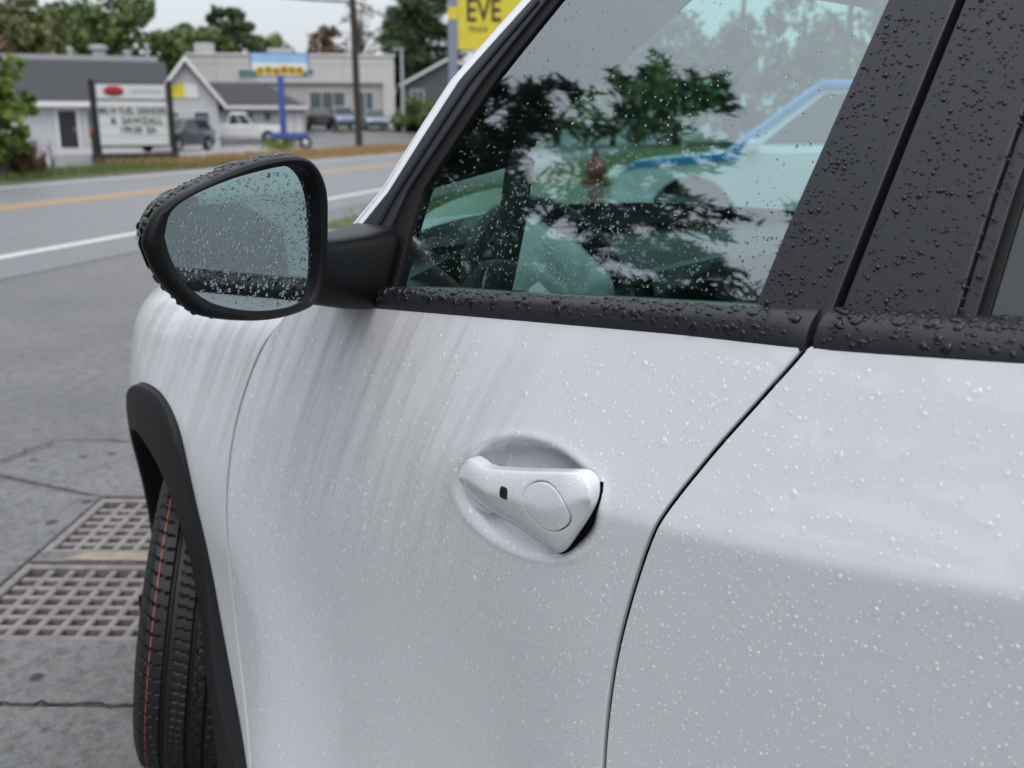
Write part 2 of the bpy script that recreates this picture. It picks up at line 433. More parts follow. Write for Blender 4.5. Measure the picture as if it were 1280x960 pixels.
ground_mat('gravel_lot', (.30,.285,.27), (.36,.35,.34), (.26,.25,.23), .15, .8)
mat('grass_soil', (.085,.105,.035), .9, var=.45, scale=3, bump=.6, bscale=40)
mat('dry_soil', (.24,.155,.075), .9, var=.35, scale=4, bump=.6, bscale=40)
mat('line_white', (.62,.62,.60), .6, var=.16, scale=9)
mat('line_yellow', (.60,.34,.10), .6, var=.2, scale=9)
mat('cast_iron', (.25,.225,.215), .6, metal=.25, var=.28, scale=25, bump=.3, bscale=160)
mat('crack', (.03,.03,.03), .95, var=.3)
mat('silt', (.33,.28,.21), .9, var=.3, scale=22, bump=.4, bscale=120)

# ------------------------------------------------------------------ ground sheet with the drain pit
PA0, PA1, PB0, PB1 = -2.03, -1.03, 1.745, 2.755
def ground():
    n = 40; rect = []
    for i in range(n): rect.append((PA0+(PA1-PA0)*i/n, PB0))
    for i in range(n): rect.append((PA1, PB0+(PB1-PB0)*i/n))
    for i in range(n): rect.append((PA1+(PA0-PA1)*i/n, PB1))
    for i in range(n): rect.append((PA0, PB1+(PB0-PB1)*i/n))
    c0 = ab((PA0+PA1)/2, (PB0+PB1)/2); N = len(rect); rings = []
    rings.append([ab(*q) for q in rect])
    for r_ in (1.2, 2, 4, 7, 11, 16, 22, 30, 40, 50, 60, 70, 80, 95, 120, 160, 240, 400, 900):
        rg = []
        for q in rect:
            p = ab(*q); d = math.atan2(p[1]-c0[1], p[0]-c0[0]); x, y = c0[0]+r_*math.cos(d), c0[1]+r_*math.sin(d)
            rg.append((x, y, terrain(x, y)))
        rings.append(rg)
    b = MB(); b.loft(rings); o = b.build('ground', 'asphalt_lot', smooth=True, sharp=60); tag(o, kind='structure')
    p = MB(); z0 = -.55
    cs = [ab(PA0,PB0), ab(PA1,PB0), ab(PA1,PB1), ab(PA0,PB1)]
    lo = [(x, y, z0) for x, y, _ in cs]; hi = [(x, y, -.001) for x, y, _ in cs]
    p.add(lo+hi, [(0,1,2,3)]+[(i, 4+i, 4+(i+1)%4, (i+1)%4) for i in range(4)])
    o = p.build('drain_pit', 'void_black', fix=False); tag(o, kind='structure')
ground()
def sheet(name, pts, z, m, kind='structure', sub=0):
    P = [(x, y, terrain(x, y)+z) for x, y in pts]
    b = MB(); b.add(P, [tuple(range(len(P)))]); o = b.build(name, m, fix=False)
    if o.data.polygons[0].normal.z < 0: o.data.flip_normals()
    if kind: tag(o, kind=kind)
    return o
def strip(name, s0, s1, n0, n1, z, m, step=6, kind='structure'):
    k = max(1, int((s1-s0)/step)); L_ = []; Rr = []
    for i in range(k+1):
        s = s0+(s1-s0)*i/k
        for n_, A in ((n0, L_), (n1, Rr)):
            x, y = rd(s, n_); A.append((x, y, terrain(x, y)+z))
    b = MB(); b.loft([L_, Rr], close=False); o = b.build(name, m)
    if o.data.polygons[0].normal.z < 0: o.data.flip_normals()
    tag(o, kind=kind); return o
strip('road', -160, 420, 6.5, 16.4, .005, 'asphalt_road')
strip('road_edge_line', -160, 420, 7.42, 7.62, .010, 'line_white')
strip('road_edge_line', -160, 420, 15.35, 15.55, .010, 'line_white')
strip('road_centre_line', -160, 420, 11.50, 11.68, .010, 'line_yellow')
strip('road_centre_line', -160, 420, 11.86, 12.04, .010, 'line_yellow')
strip('lot_across_road', 18, 110, 19.5, 60, .012, 'gravel_lot')
strip('verge', -60, 32.5, 16.4, 19.6, .016, 'grass_soil', step=3)
strip('verge', 32.5, 54, 16.4, 20.2, .016, 'dry_soil', step=3)
strip('verge', 62, 110, 17.5, 21.0, .016, 'grass_soil', step=3)
strip('verge', 72, 110, 24.0, 30.5, .020, 'grass_soil', step=3)
strip('verge', 11.5, 90, -14, 5.8, .012, 'grass_soil', step=3)

# concrete apron round the drain, in separate pours with open joints
def slab(name, q, parent=None):
    P = [ab(a, b) for a, b in q]; n = len(P); c = (sum(p[0] for p in P)/n, sum(p[1] for p in P)/n)
    b = MB(); e = .006
    def ins(p, k): d = math.hypot(p[0]-c[0], p[1]-c[1]); return (p[0]+(c[0]-p[0])*k/d, p[1]+(c[1]-p[1])*k/d)
    r0 = [(*p[:2], .001) for p in P]; r1 = [(*p[:2], .007) for p in P]; r2 = [(*ins(p, e), .011) for p in P]
    b.loft([r0, r1, r2], cap1=True); o = b.build(name, 'concrete'); tag(o, kind='structure'); return o
slab('concrete_slab', [(-3.4,.30),(.8,.30),(.8,1.443),(-3.4,1.443)])
slab('concrete_slab', [(-3.4,1.457),(.8,1.457),(.8,1.742),(-3.4,1.742)])
slab('concrete_slab', [(-3.4,1.750),(-2.035,1.750),(-2.035,2.755),(-2.75,2.9),(-3.4,2.9)])
slab('concrete_slab', [(-2.60,3.02),(-2.035,2.763),(.8,2.763),(.8,3.37),(-2.45,3.37)])
slab('concrete_slab', [(-1.025,1.750),(.8,1.750),(.8,2.755),(-1.025,2.755)])
slab('concrete_slab', [(-2.025,2.212),(-1.03,2.212),(-1.03,2.285),(-2.025,2.285)])
o = sheet('silt', [ab(*q)[:2] for q in ((-1.93,2.217),(-1.5,2.216),(-1.2,2.222),(-1.25,2.278),(-1.6,2.281),(-1.88,2.272))], .014, 'silt', kind=None); tag(o, 'tan silt lying between the two drain grates', 'silt', kind='stuff')
def crack(pts, w):
    P = densify(spline(pts, 6), .03, closed=False); P = P+RNG.normal(0, .006, P.shape)
    L_, Rr = [], []
    for i, p in enumerate(P):
        d = P[min(i+1, len(P)-1)]-P[max(i-1, 0)]; n = np.array([-d[1], d[0]])/(np.linalg.norm(d)+1e-9); k = w*(.35+RNG.random())
        L_.append((*(p+n*k), .0125)); Rr.append((*(p-n*k), .0125))
    b = MB(); b.loft([L_, Rr], close=False); o = b.build('pavement_crack', 'crack'); tag(o, kind='structure')
crack([ab(-3.6,2.93)[:2], ab(-2.75,2.93)[:2], ab(-2.62,3.03)[:2], ab(-2.47,3.385)[:2], ab(-2.1,3.38)[:2], ab(-1.2,3.385)[:2]], .007)
crack([ab(-2.62,3.08)[:2], ab(-3.1,3.35)[:2], ab(-3.8,3.3)[:2]], .004)
crack([ab(-3.4,1.45)[:2], ab(-2.2,1.452)[:2], ab(-1.6,1.449)[:2], ab(.6,1.45)[:2]], .004)

def grate(b0, b1, label):
    t = thing('drain_grate', label, 'grate', ab(PA0, b0, -.02), math.atan2(E1.y, E1.x), 'drain grates in the concrete apron')
    L_, W = PA1-PA0-.01, b1-b0
    f = MB(); h = .045; z = .002
    for c, d in (((L_/2, .014, z), (L_, .028, h)), ((L_/2, W-.014, z), (L_, .028, h)), ((.014, W/2, z), (.028, W-.056, h)), ((L_-.014, W/2, z), (.028, W-.056, h))):
        f.box(c, d, ch=.003)
    f.build('frame', 'cast_iron', t)
    nb = 7
    me = None
    for i in range(1, nb):
        if me is None:
            o = MB().box((0, 0, 0), (L_-.057, .019, .036), ch=.004).build('bar', 'cast_iron', t); me = o.data
        else: o = link('bar', me, None, t)
        o.location = (L_/2, .028+(W-.056)*i/nb, z-.002)
    me = None; nc = 15
    for i in range(1, nc):
        if me is None:
            o = MB().box((0, 0, 0), (.022, W-.057, .034), ch=.004).build('cross_bar', 'cast_iron', t); me = o.data
        else: o = link('cross_bar', me, None, t)
        o.location = (.028+(L_-.056)*i/nc, W/2, z-.0005)
grate(1.750, 2.208, 'rusty square-holed iron drain grate nearer the front tyre')
grate(2.290, 2.750, 'rusty square-holed iron drain grate farther out behind the strip of silt')

# ------------------------------------------------------------------ the white car
car = thing('parked_car', 'rain-beaded white crossover with black pillars and black mirror, seen up close', 'car', (0,0,0))
FS = spline([(1.20,1.055),(1.274,.998),(1.326,.934),(1.372,.837),(1.398,.732),(1.418,.582),(1.426,.427),(1.40,.24),(1.385,.16)], 6)
BS = spline([(.428,1.10),(.434,1.083),(.466,1.035),(.511,.967),(.552,.893),(.588,.792),(.613,.693),(.629,.571),(.632,.40),(.62,.16)], 6)
BELT_Y = [-1.9,-.8,.248,.329,.43,.569,.729,.965,1.095,1.3]; BELT_Z = [1.20,1.155,1.102,1.095,1.086,1.079,1.068,1.052,1.043,1.03]
def belt_low(y): return float(np.interp(y, BELT_Y, BELT_Z))
BUP_Y = [-1.9,-.8,.261,.342,.419,.498,.579,.736,.917,1.089,1.3]; BUP_Z = [1.235,1.19,1.132,1.126,1.121,1.113,1.107,1.096,1.083,1.068,1.05]
def belt_up(y): return float(np.interp(y, BUP_Y, BUP_Z))
G = .0026
def shift(poly, dy): return [(y+dy, z) for y, z in poly]
Sd = lambda y, z: S(y, z)
Sn = lambda y, z: S(y, z, cup=False)
Sf = lambda y, z: S(y, z, cup=False, roll=True)
def crease_lines(y0, y1):
    ys = np.arange(y0, y1, .010); out_ = []
    for d in (-.018, -.010, -.005, -.002, 0, .002, .005, .010, .018):
        out_.append(np.stack([ys, np.interp(ys, YC, ZC)+d], 1))
    return out_
# front door
top = [(y, belt_low(y)+.004) for y in np.linspace(.436, 1.19, 30)]
fd = [q for q in shift(BS, G) if q[1] < 1.084][::-1]+top+[q for q in shift(FS, -G) if q[1] < 1.03]
front_door = panel('front_door', fd, Sd, 'paint', car, step=.018, fine=[(CUP[0], CUP[1], .15, .10, .0042)], lines=crease_lines(.45, .60)+crease_lines(.89, 1.2), estep=.010, depth=.007)
# rear door
rd_out = [q for q in shift(BS, -G) if q[1] < 1.090]
rear = [(-.02,.16),(-.30,.34),(-.46,.60),(-.50,.80),(-.62,1.0),(-.66,1.148)]
rd_top = [(y, belt_low(y)+.004) for y in np.linspace(-.64, .425, 30)]
rear_door = panel('rear_door', rd_top+rd_out+rear, Sn, 'paint', car, step=.020, lines=crease_lines(-.6, .54), estep=.010, depth=.007)
# fender and its black arch
clad_o = spline([(1.375,.10),(1.409,.196),(1.456,.326),(1.487,.452),(1.508,.612),(1.524,.719),(1.554,.785),(1.61,.822),(1.68,.83),(1.76,.815),(1.86,.765),(1.96,.66),(2.05,.50),(2.09,.35),(2.10,.16)], 6)
clad_i = spline([(1.435,.10),(1.466,.20),(1.505,.36),(1.542,.48),(1.584,.59),(1.615,.655),(1.66,.70),(1.73,.722),(1.81,.715),(1.90,.68),(1.98,.60),(2.035,.48),(2.06,.36),(2.07,.16)], 6)
ftop = [(y, float(zshoulder(y))+.022) for y in np.linspace(1.215, 2.16, 40)]
fnd = [q for q in shift(FS, G) if q[1] < 1.045][::-1]+ftop[1:]+[(2.17,.80),(2.14,.60),(2.12,.35),(2.11,.16)]+clad_o[::-1][1:-1]
fender = panel('fender', fnd, Sf, 'paint', car, step=.016, estep=.008, depth=.007)
arch = panel('wheel_arch', clad_o+clad_i[::-1], lambda y, z: S(y, z, cup=False)-.007-.006*np.exp(-((np.hypot(y-1.76, z-.34)-.47)/.03)**2)-.024*(1-sstep(.30, .62, z))*(1-sstep(1.50, 1.62, y))*sstep(1.36, 1.46, y), 'cladding', car, step=.012, depth=.05, rad=.006, estep=.010)
MB().prism([(.012,.10),(.006,.17),(.03,.235),(.12,.24),(.12,.10)], 'y', -.45, 1.40).build('sill', 'cladding', car)
# quarter panel and rear wheel opening (behind the camera)
qa = [(-.53+.43*-math.cos(t)-.45, .34+.43*math.sin(t)) for t in np.linspace(0, math.pi, 24)]
panel('quarter_panel', [(-.665,1.15),(-.626,1.0),(-.506,.80),(-.50,.62)]+[q for q in qa[::-1] if q[1] > .40][1:]+[(-1.45,.35),(-1.95,.4),(-2.0,1.2)], Sn, 'paint', car, step=.03)

# flanks of the far side: the same pressings mirrored
for src in (front_door, rear_door, fender):
    o = bpy.data.objects.new(src.name.split('.')[0], src.data); COL.objects.link(o); o.parent = car; o.scale = (-1, 1, 1); o.location = (1.84, 0, 0)
# hood, nose, roof
def hood(u, v):
    y = 1.25+1.15*v; e = float(S(y, float(zshoulder(y))+.02, False, True))+.004; x = e+(1.84-2*e)*u; q = (x-.92)/(.92-e+1e-6)
    return (x, y+ .30*(1-q*q)*(1-v), float(zshoulder(y))+.021+.055*(1-q*q)-.0*v)
MB().grid(hood, 24, 24).build('hood', 'paint', car, smooth=True)
def nose(u, v):
    q = 2*u-1; z = .2+v*.66
    return (.92+q*.69, 2.62-.44*abs(q)**2.4-.10*(v-.5)**2, z)
MB().grid(nose, 30, 8).build('front_bumper', 'paint_plain', car, smooth=True)
ROOF_X0 = .33
def roof(u, v):
    q = 2*u-1; x = .92+q*(.92-ROOF_X0); y = .80+.10*(1-q*q)-2.5*v
    return (x, y, 1.555+.055*(1-q**4)+.03*math.sin(math.pi*min(1, v*1.2))-.10*v*v)
MB().grid(roof, 20, 20).build('roof', 'gloss_black', car, smooth=True)
MB().grid(lambda u, v: tuple(np.array(roof(u, v))-np.array((0,0,.03))), 16, 16).build('headliner', 'trim_light', car, smooth=True)

# door handle
def handle():
    ol = [(.829,.893),(.833,.872),(.826,.852),(.806,.848),(.783,.850),(.732,.842),(.696,.835),(.678,.830),(.667,.829),(.656,.836),(.637,.860),(.619,.885),(.611,.902),(.611,.917),(.618,.927),(.632,.932),(.66,.927),(.711,.916),(.771,.905),(.80,.906),(.818,.904)]
    HY = lambda y: .83-(.83-y)*.935
    ol = [(HY(y), z) for y, z in ol]
    ol2 = np.array(ol); ol_s = spline(ol+ol[:1], 4)[:-1]
    ys = np.linspace(.60, .84, 60); P = densify(ol_s, .002)
    mid, hh = [], []
    for y in ys:
        q = P[np.abs(P[:,0]-y) < .004]
        if len(q) < 2: mid.append(np.nan); hh.append(np.nan)
        else: mid.append((q[:,1].max()+q[:,1].min())/2); hh.append(max(.012, (q[:,1].max()-q[:,1].min())/2))
    mid = np.array(mid); hh = np.array(hh); ok = ~np.isnan(mid); mid = np.interp(ys, ys[ok], mid[ok]); hh = np.interp(ys, ys[ok], hh[ok])
    k = np.ones(7)/7; mid = np.convolve(np.pad(mid, 3, 'edge'), k, 'valid'); hh = np.convolve(np.pad(hh, 3, 'edge'), k, 'valid')
    def fn(y, z):
        q = (z-np.interp(y, ys, mid))/np.interp(y, ys, hh)
        base = .004-.026+.016*sstep(.77, .85, y)+.010*(1-sstep(.615, .662, y))
        # two faces meeting on a soft ridge above the middle, as on a pressed grip
        return base+.0045*sp(q-.15, .06)+.0125*sp(-(q-.15), .06)+.005*np.clip(np.abs(q), 0, 1.1)**4
    cc = (.682, .886); cr = .0285
    hole = [(cc[0]+cr*1.12*math.cos(t), cc[1]+cr*.96*math.sin(t)) for t in np.linspace(0, 2*math.pi, 72, endpoint=False)]
    h = panel('door_handle', ol_s, fn, 'paint_plain', front_door, step=.0035, estep=.0025, holes=[hole], depth=.017, rad=.003)
    capo = [(cc[0]+(cr*1.12-.0006)*math.cos(t), cc[1]+(cr*.96-.0006)*math.sin(t)) for t in np.linspace(0, 2*math.pi, 72, endpoint=False)]
    panel('lock_cap', capo, fn, 'paint_plain', h, step=.004, estep=.0025, depth=.006, rad=.0008)
    panel('cap_backing', [(cc[0]+.0330*math.cos(t), cc[1]+.0285*math.sin(t)) for t in np.linspace(0, 2*math.pi, 40, endpoint=False)], lambda y, z: fn(y, z)+.004, 'void_black', h, step=.01, depth=.003, rad=.001)
    sq = [(.742+.0062*np.sign(math.cos(t))*abs(math.cos(t))**.5, .8865+.0072*np.sign(math.sin(t))*abs(math.sin(t))**.5) for t in np.linspace(0, 2*math.pi, 40, endpoint=False)]
    panel('touch_sensor', sq, lambda y, z: fn(y, z)-.0008, 'gloss_black', h, step=.003, estep=.0015, depth=.006, rad=.0012)
    # black sheet put in for the shadowed gap under the grip's wide end, and the pivot foot at the narrow one
    g = [(.69,.838),(.677,.8255),(.665,.8250),(.652,.835),(.632,.860),(.6125,.887),(.6068,.902),(.607,.916),(.613,.921),(.64,.90),(.68,.86)]
    g = [(HY(y)+.0012, z+.0012) for y, z in g]
    panel('gap_shade', spline(g+g[:1], 4)[:-1], lambda y, z: S(y, z, False)-.0025, 'void_black', front_door, step=.008, estep=.004, depth=.03, rad=.002)
    ft = [(.832,.884),(.836,.858),(.822,.842),(.80,.838),(.787,.846),(.79,.87),(.81,.89)]
    panel('pivot_foot', spline(ft+ft[:1], 4)[:-1], lambda y, z: .004+.2*np.abs(y-.815)**1.5, 'paint_plain', front_door, step=.006, estep=.004, depth=.03, rad=.005)
    return fn, ol_s
handle_fn, handle_ol = handle()
# dark core behind the shut lines
core = MB()
def corefn(u, v):
    y = -1.9+4.0*u; z = .22+v*(belt_low(y)-.22)
    return (float(S(y, z, False))+.030, y, z)
core.grid(lambda u, v: (lambda y, z: (float(S(y, z, False))+.045, y, z))(-.6+1.98*u, .22+v*.82), 40, 12)
core.build('door_core', 'void_black', car, smooth=True)

# belt mouldings
def moulding(y0, y1, n, parent):
    rings = []; k = 14
    for i in range(n+1):
        y = y0+(y1-y0)*i/n
        zl, zu = belt_low(y)-.001, belt_up(y)+.001
        pl = np.array([float(S(y, zl, False))+.001, zl]); pu = np.array([float(xg(zu))-.004, zu])
        end = min(1, min(i, n-i)/2.5)**.5
        rg = []
        for j in range(k+1):
            t = j/k; p = pl+(pu-pl)*t; b_ = .0105*(math.sin(math.pi*min(1, t*1.0))**.62)*(.72+.28*end)
            nrm = np.array([-(pu-pl)[1], (pu-pl)[0]]); nrm /= np.linalg.norm(nrm)
            if nrm[0] > 0: nrm = -nrm
            q = p+nrm*b_+np.array([0, .002*math.sin(math.pi*t)]); rg.append((q[0], y, q[1]))
        rg += [(pu[0]+.02, y, pu[1]), (pl[0]+.02, y, pl[1])]
        rings.append(rg)
    return MB().loft(rings, cap0=True, cap1=True).build('belt_moulding', 'moulding_black', parent, smooth=True, sharp=50)
def mould_point(y, t):
    zl, zu = belt_low(y)-.001, belt_up(y)+.001
    pl = np.array([float(S(y, zl, False))+.001, zl]); pu = np.array([float(xg(zu))-.004, zu])
    nrm = np.array([-(pu-pl)[1], (pu-pl)[0]]); nrm /= np.linalg.norm(nrm)
    if nrm[0] > 0: nrm = -nrm
    q = pl+(pu-pl)*t+nrm*.0105*(math.sin(math.pi*t)**.62)+np.array([0, .002*math.sin(math.pi*t)])
    return np.array([q[0], y, q[1]])
moulding(.4315, 1.10, 60, front_door); moulding(-.64, .4235, 60, rear_door)

# pillars, frame, glass
Gp = lambda off: (lambda y, z: xg(z)+off+0*y)
BfL = [(.501,1.095),(.488,1.19),(.476,1.263),(.466,1.33),(.457,1.394),(.436,1.55)]
BfR = [(.4235,1.09),(.421,1.12),(.414,1.18),(.407,1.243),(.392,1.388),(.372,1.55)]
BrL = [(.4155,1.09),(.413,1.12),(.406,1.18),(.399,1.243),(.384,1.388),(.364,1.55)]
BrR = [(.316,1.10),(.314,1.128),(.311,1.221),(.306,1.30),(.297,1.42),(.280,1.55)]
panel('pillar_trim', BfL+BfR[::-1], Gp(-.008), 'satin_black', front_door, step=.012, depth=.02, rad=.0025)
panel('pillar_trim', BrL+BrR[::-1], Gp(-.008), 'satin_black', rear_door, step=.012, depth=.02, rad=.0025)
panel('pillar_edge', [(y-.001, z) for y, z in BrR]+[(y-.014, z) for y, z in BrR[::-1]], lambda y, z: xg(z)-.006+.35*np.maximum(0, .312-y)*0+.002, 'moulding_black', rear_door, step=.008, depth=.015, rad=.0015)
glA = [(1.035,1.06),(1.038,1.133),(1.039,1.194),(.968,1.337),(.903,1.433),(.80,1.535)]
front_glass = panel('window_glass', [(.48,1.08)]+glA+[(.62,1.555),(.42,1.555)], Gp(.006), 'side_glass', front_door, step=.04, depth=.003, rad=.0008)
panel('window_seal', [(1.034,1.07),(1.0365,1.133),(1.037,1.194),(.966,1.337),(.901,1.433),(.798,1.535),(.812,1.545),(.921,1.435),(.986,1.338),(1.063,1.195),(1.077,1.131),(1.09,1.062)], Gp(.001), 'rubber', front_door, step=.01, depth=.02, rad=.002)
panel('door_frame', [(1.090,1.058),(1.075,1.131),(1.061,1.194),(.984,1.337),(.919,1.433),(.808,1.548),(.835,1.56),(.946,1.437),(1.03,1.338),(1.10,1.192),(1.155,1.122),(1.23,1.03)], Gp(-.006), 'satin_black', front_door, step=.012, depth=.03, rad=.004)
# groove along the frame
panel('frame_rib', [(1.118,1.10),(1.083,1.190),(1.008,1.337),(.932,1.436),(.928,1.432),(1.003,1.334),(1.077,1.186),(1.110,1.098)], Gp(-.009), 'rubber', front_door, step=.01, depth=.006, rad=.001)
panel('rear_window_glass', [(.305,1.10),(.285,1.555),(-.9,1.54),(-1.0,1.40),(-.62,1.15)], Gp(.006), 'privacy_glass', rear_door, step=.05, depth=.003, rad=.0008)
panel('window_seal', [(.3015,1.10),(.298,1.25),(.282,1.42),(.266,1.555),(.258,1.555),(.273,1.42),(.289,1.25),(.2925,1.10)], Gp(.003), 'rubber', rear_door, step=.01, depth=.01, rad=.002)
panel('header_trim', [(.835,1.545),(.80,1.535),(.62,1.548),(-1.0,1.535),(-1.0,1.60),(.62,1.605),(.80,1.585)], Gp(-.004), 'gloss_black', car, step=.04, depth=.05, rad=.004)
# body-coloured A-pillar
def apf(y, z):
    yr = np.interp(z, [1.0,1.122,1.192,1.338,1.437,1.56],[1.25,1.155,1.10,1.03,.946,.835]); q = np.clip((y-yr)/.06, 0, 1)
    return xg(z)-.002+.034*q**1.4
panel('a_pillar', [(1.30,1.03),(1.227,1.114),(1.151,1.188),(1.082,1.338),(1.000,1.441),(.86,1.575),(.83,1.565),(.945,1.439),(1.029,1.340),(1.099,1.194),(1.154,1.124),(1.22,1.04)], apf, 'paint_plain', car, step=.010, depth=.06, rad=.004)
o = bpy.data.objects.new('a_pillar', bpy.data.objects['a_pillar'].data); COL.objects.link(o); o.parent = car; o.scale = (-1,1,1); o.location = (1.84,0,0)
# far-side glass
o = bpy.data.objects.new('window_glass', front_glass.data); COL.objects.link(o); o.parent = car; o.scale = (-1,1,1); o.location = (1.84,0,0)
# windscreen
def wind(u, v):
    q = 2*u-1; bow = 1-q*q
    bl = Vector((.92+q*.74, 1.30+.34*bow, 1.03+.035*bow)); tp = Vector((.92+q*.60, .83+.10*bow, 1.555+.05*bow))
    p = bl.lerp(tp, v); p.y += .03*math.sin(math.pi*v); return tuple(p)
MB().grid(wind, 20, 12).build('windscreen', 'screen_glass', car, smooth=True)

# ------------------------------------------------------------------ mirror
MTILT = .045
def mirror():
    outer = spline([(-.304,1.165),(-.296,1.185),(-.271,1.207),(-.182,1.238),(-.12,1.247),(-.088,1.240),(-.070,1.210),(-.0705,1.165),(-.075,1.123),(-.086,1.092),(-.104,1.074),(-.165,1.068),(-.241,1.083),(-.272,1.105),(-.294,1.135),(-.304,1.165)], 5)[:-1]
    glass = spline([(-.279,1.172),(-.270,1.196),(-.240,1.212),(-.188,1.226),(-.120,1.236),(-.094,1.228),(-.083,1.203),(-.084,1.165),(-.088,1.126),(-.097,1.095),(-.116,1.080),(-.175,1.081),(-.232,1.098),(-.262,1.125),(-.274,1.148),(-.279,1.172)], 5)[:-1]
    N = 90
    def res(p):
        p = np.array(p); d = np.r_[0, np.cumsum(np.linalg.norm(np.roll(p, -1, 0)-p, axis=1))]; q = np.vstack([p, p[:1]])
        t = np.linspace(0, d[-1], N, endpoint=False); return np.stack([np.interp(t, d, q[:,0]), np.interp(t, d, q[:,1])], 1)
    O, Gl = res(outer), res(glass); c = O.mean(0)
    def ring(P, y, sc=1, sh=(0,0)): return [(c[0]+(p[0]-c[0])*sc+sh[0], y+.10*(p[0]-c[0]), c[1]+(p[1]-c[1])*sc+sh[1]) for p in P]
    mt = empty('door_mirror', (0,0,0), 0, car)
    h = MB()
    mix = lambda k: O*(1-k)+Gl*k
    h.loft([ring(Gl, .992), ring(mix(.95), .977), ring(mix(.80), .970), ring(mix(.4), .968), ring(mix(.12), .971), ring(O, .978), ring(O, .990, 1.00, (.003,0)), ring(O, 1.010, 1.005, (.012,0)), ring(O, 1.035, 1.0, (.020,0)), ring(O, 1.06, .95, (.026,0)), ring(O, 1.085, .79, (.024,0)), ring(O, 1.105, .57, (.026,0)), ring(O, 1.115, .25, (.028,0))], cap1=True)
    sh = h.build('mirror_housing', 'housing_black', mt, smooth=True, sharp=60)
    # glossy side repeater lens wrapping the outboard end
    rp = MB(); ids = [i for i in range(N) if O[i][0] < -.262 and O[i][1] > 1.135]
    seq = ids if ids[-1]-ids[0] < N/2 else sorted(ids, key=lambda i: (i+N//2) % N)
    rr = []
    for (y, sc, sx_) in ((.994,1.012,.004),(1.010,1.018,.012),(1.035,1.013,.020),(1.058,.965,.026)):
        a = ring(O, y, sc, (sx_,0)); rr.append([a[i] for i in seq])
    rp.loft(rr, close=False); rp.build('repeater_lens', 'gloss_black', mt, smooth=True)
    g = MB(); R0 = [(x, .980+.13*(x-c[0])+MTILT*(z-c[1]), z) for x, _, z in ring(Gl, .984, 1.01)]
    g.add(R0, [tuple(range(N))]); gl = g.build('mirror_glass', 'mirror_glass', mt, fix=False)
    if gl.data.polygons[0].normal.y > 0: gl.data.flip_normals()
    # stalk and foot
    st = MB()
    def rect(x, y0, y1, z0, z1, k=6):
        pts = []; cy_, cz_ = (y0+y1)/2, (z0+z1)/2; ry, rz_ = (y1-y0)/2, (z1-z0)/2
        for t in np.linspace(0, 2*math.pi, 24, endpoint=False):
            cs, sn = math.cos(t), math.sin(t); e = .35
            pts.append((x, cy_+ry*np.sign(cs)*abs(cs)**e, cz_+rz_*np.sign(sn)*abs(sn)**e))
        return pts
    st.loft([rect(-.125,1.00,1.075,1.085,1.150), rect(-.07,1.005,1.08,1.068,1.148), rect(-.02,1.02,1.10,1.055,1.146), rect(.03,1.035,1.125,1.045,1.146), rect(.085,1.045,1.16,1.045,1.150)], cap0=True, cap1=True)
    st.build('mirror_stalk', 'housing_black', mt, smooth=True, sharp=50)
    MB().tube([(.055,1.056,1.05),(.062,1.06,1.146)], .006, 8).build('stalk_seam', 'void_black', mt, smooth=True)
    return O, Gl, ring
mirO, mirG, mir_ring = mirror()

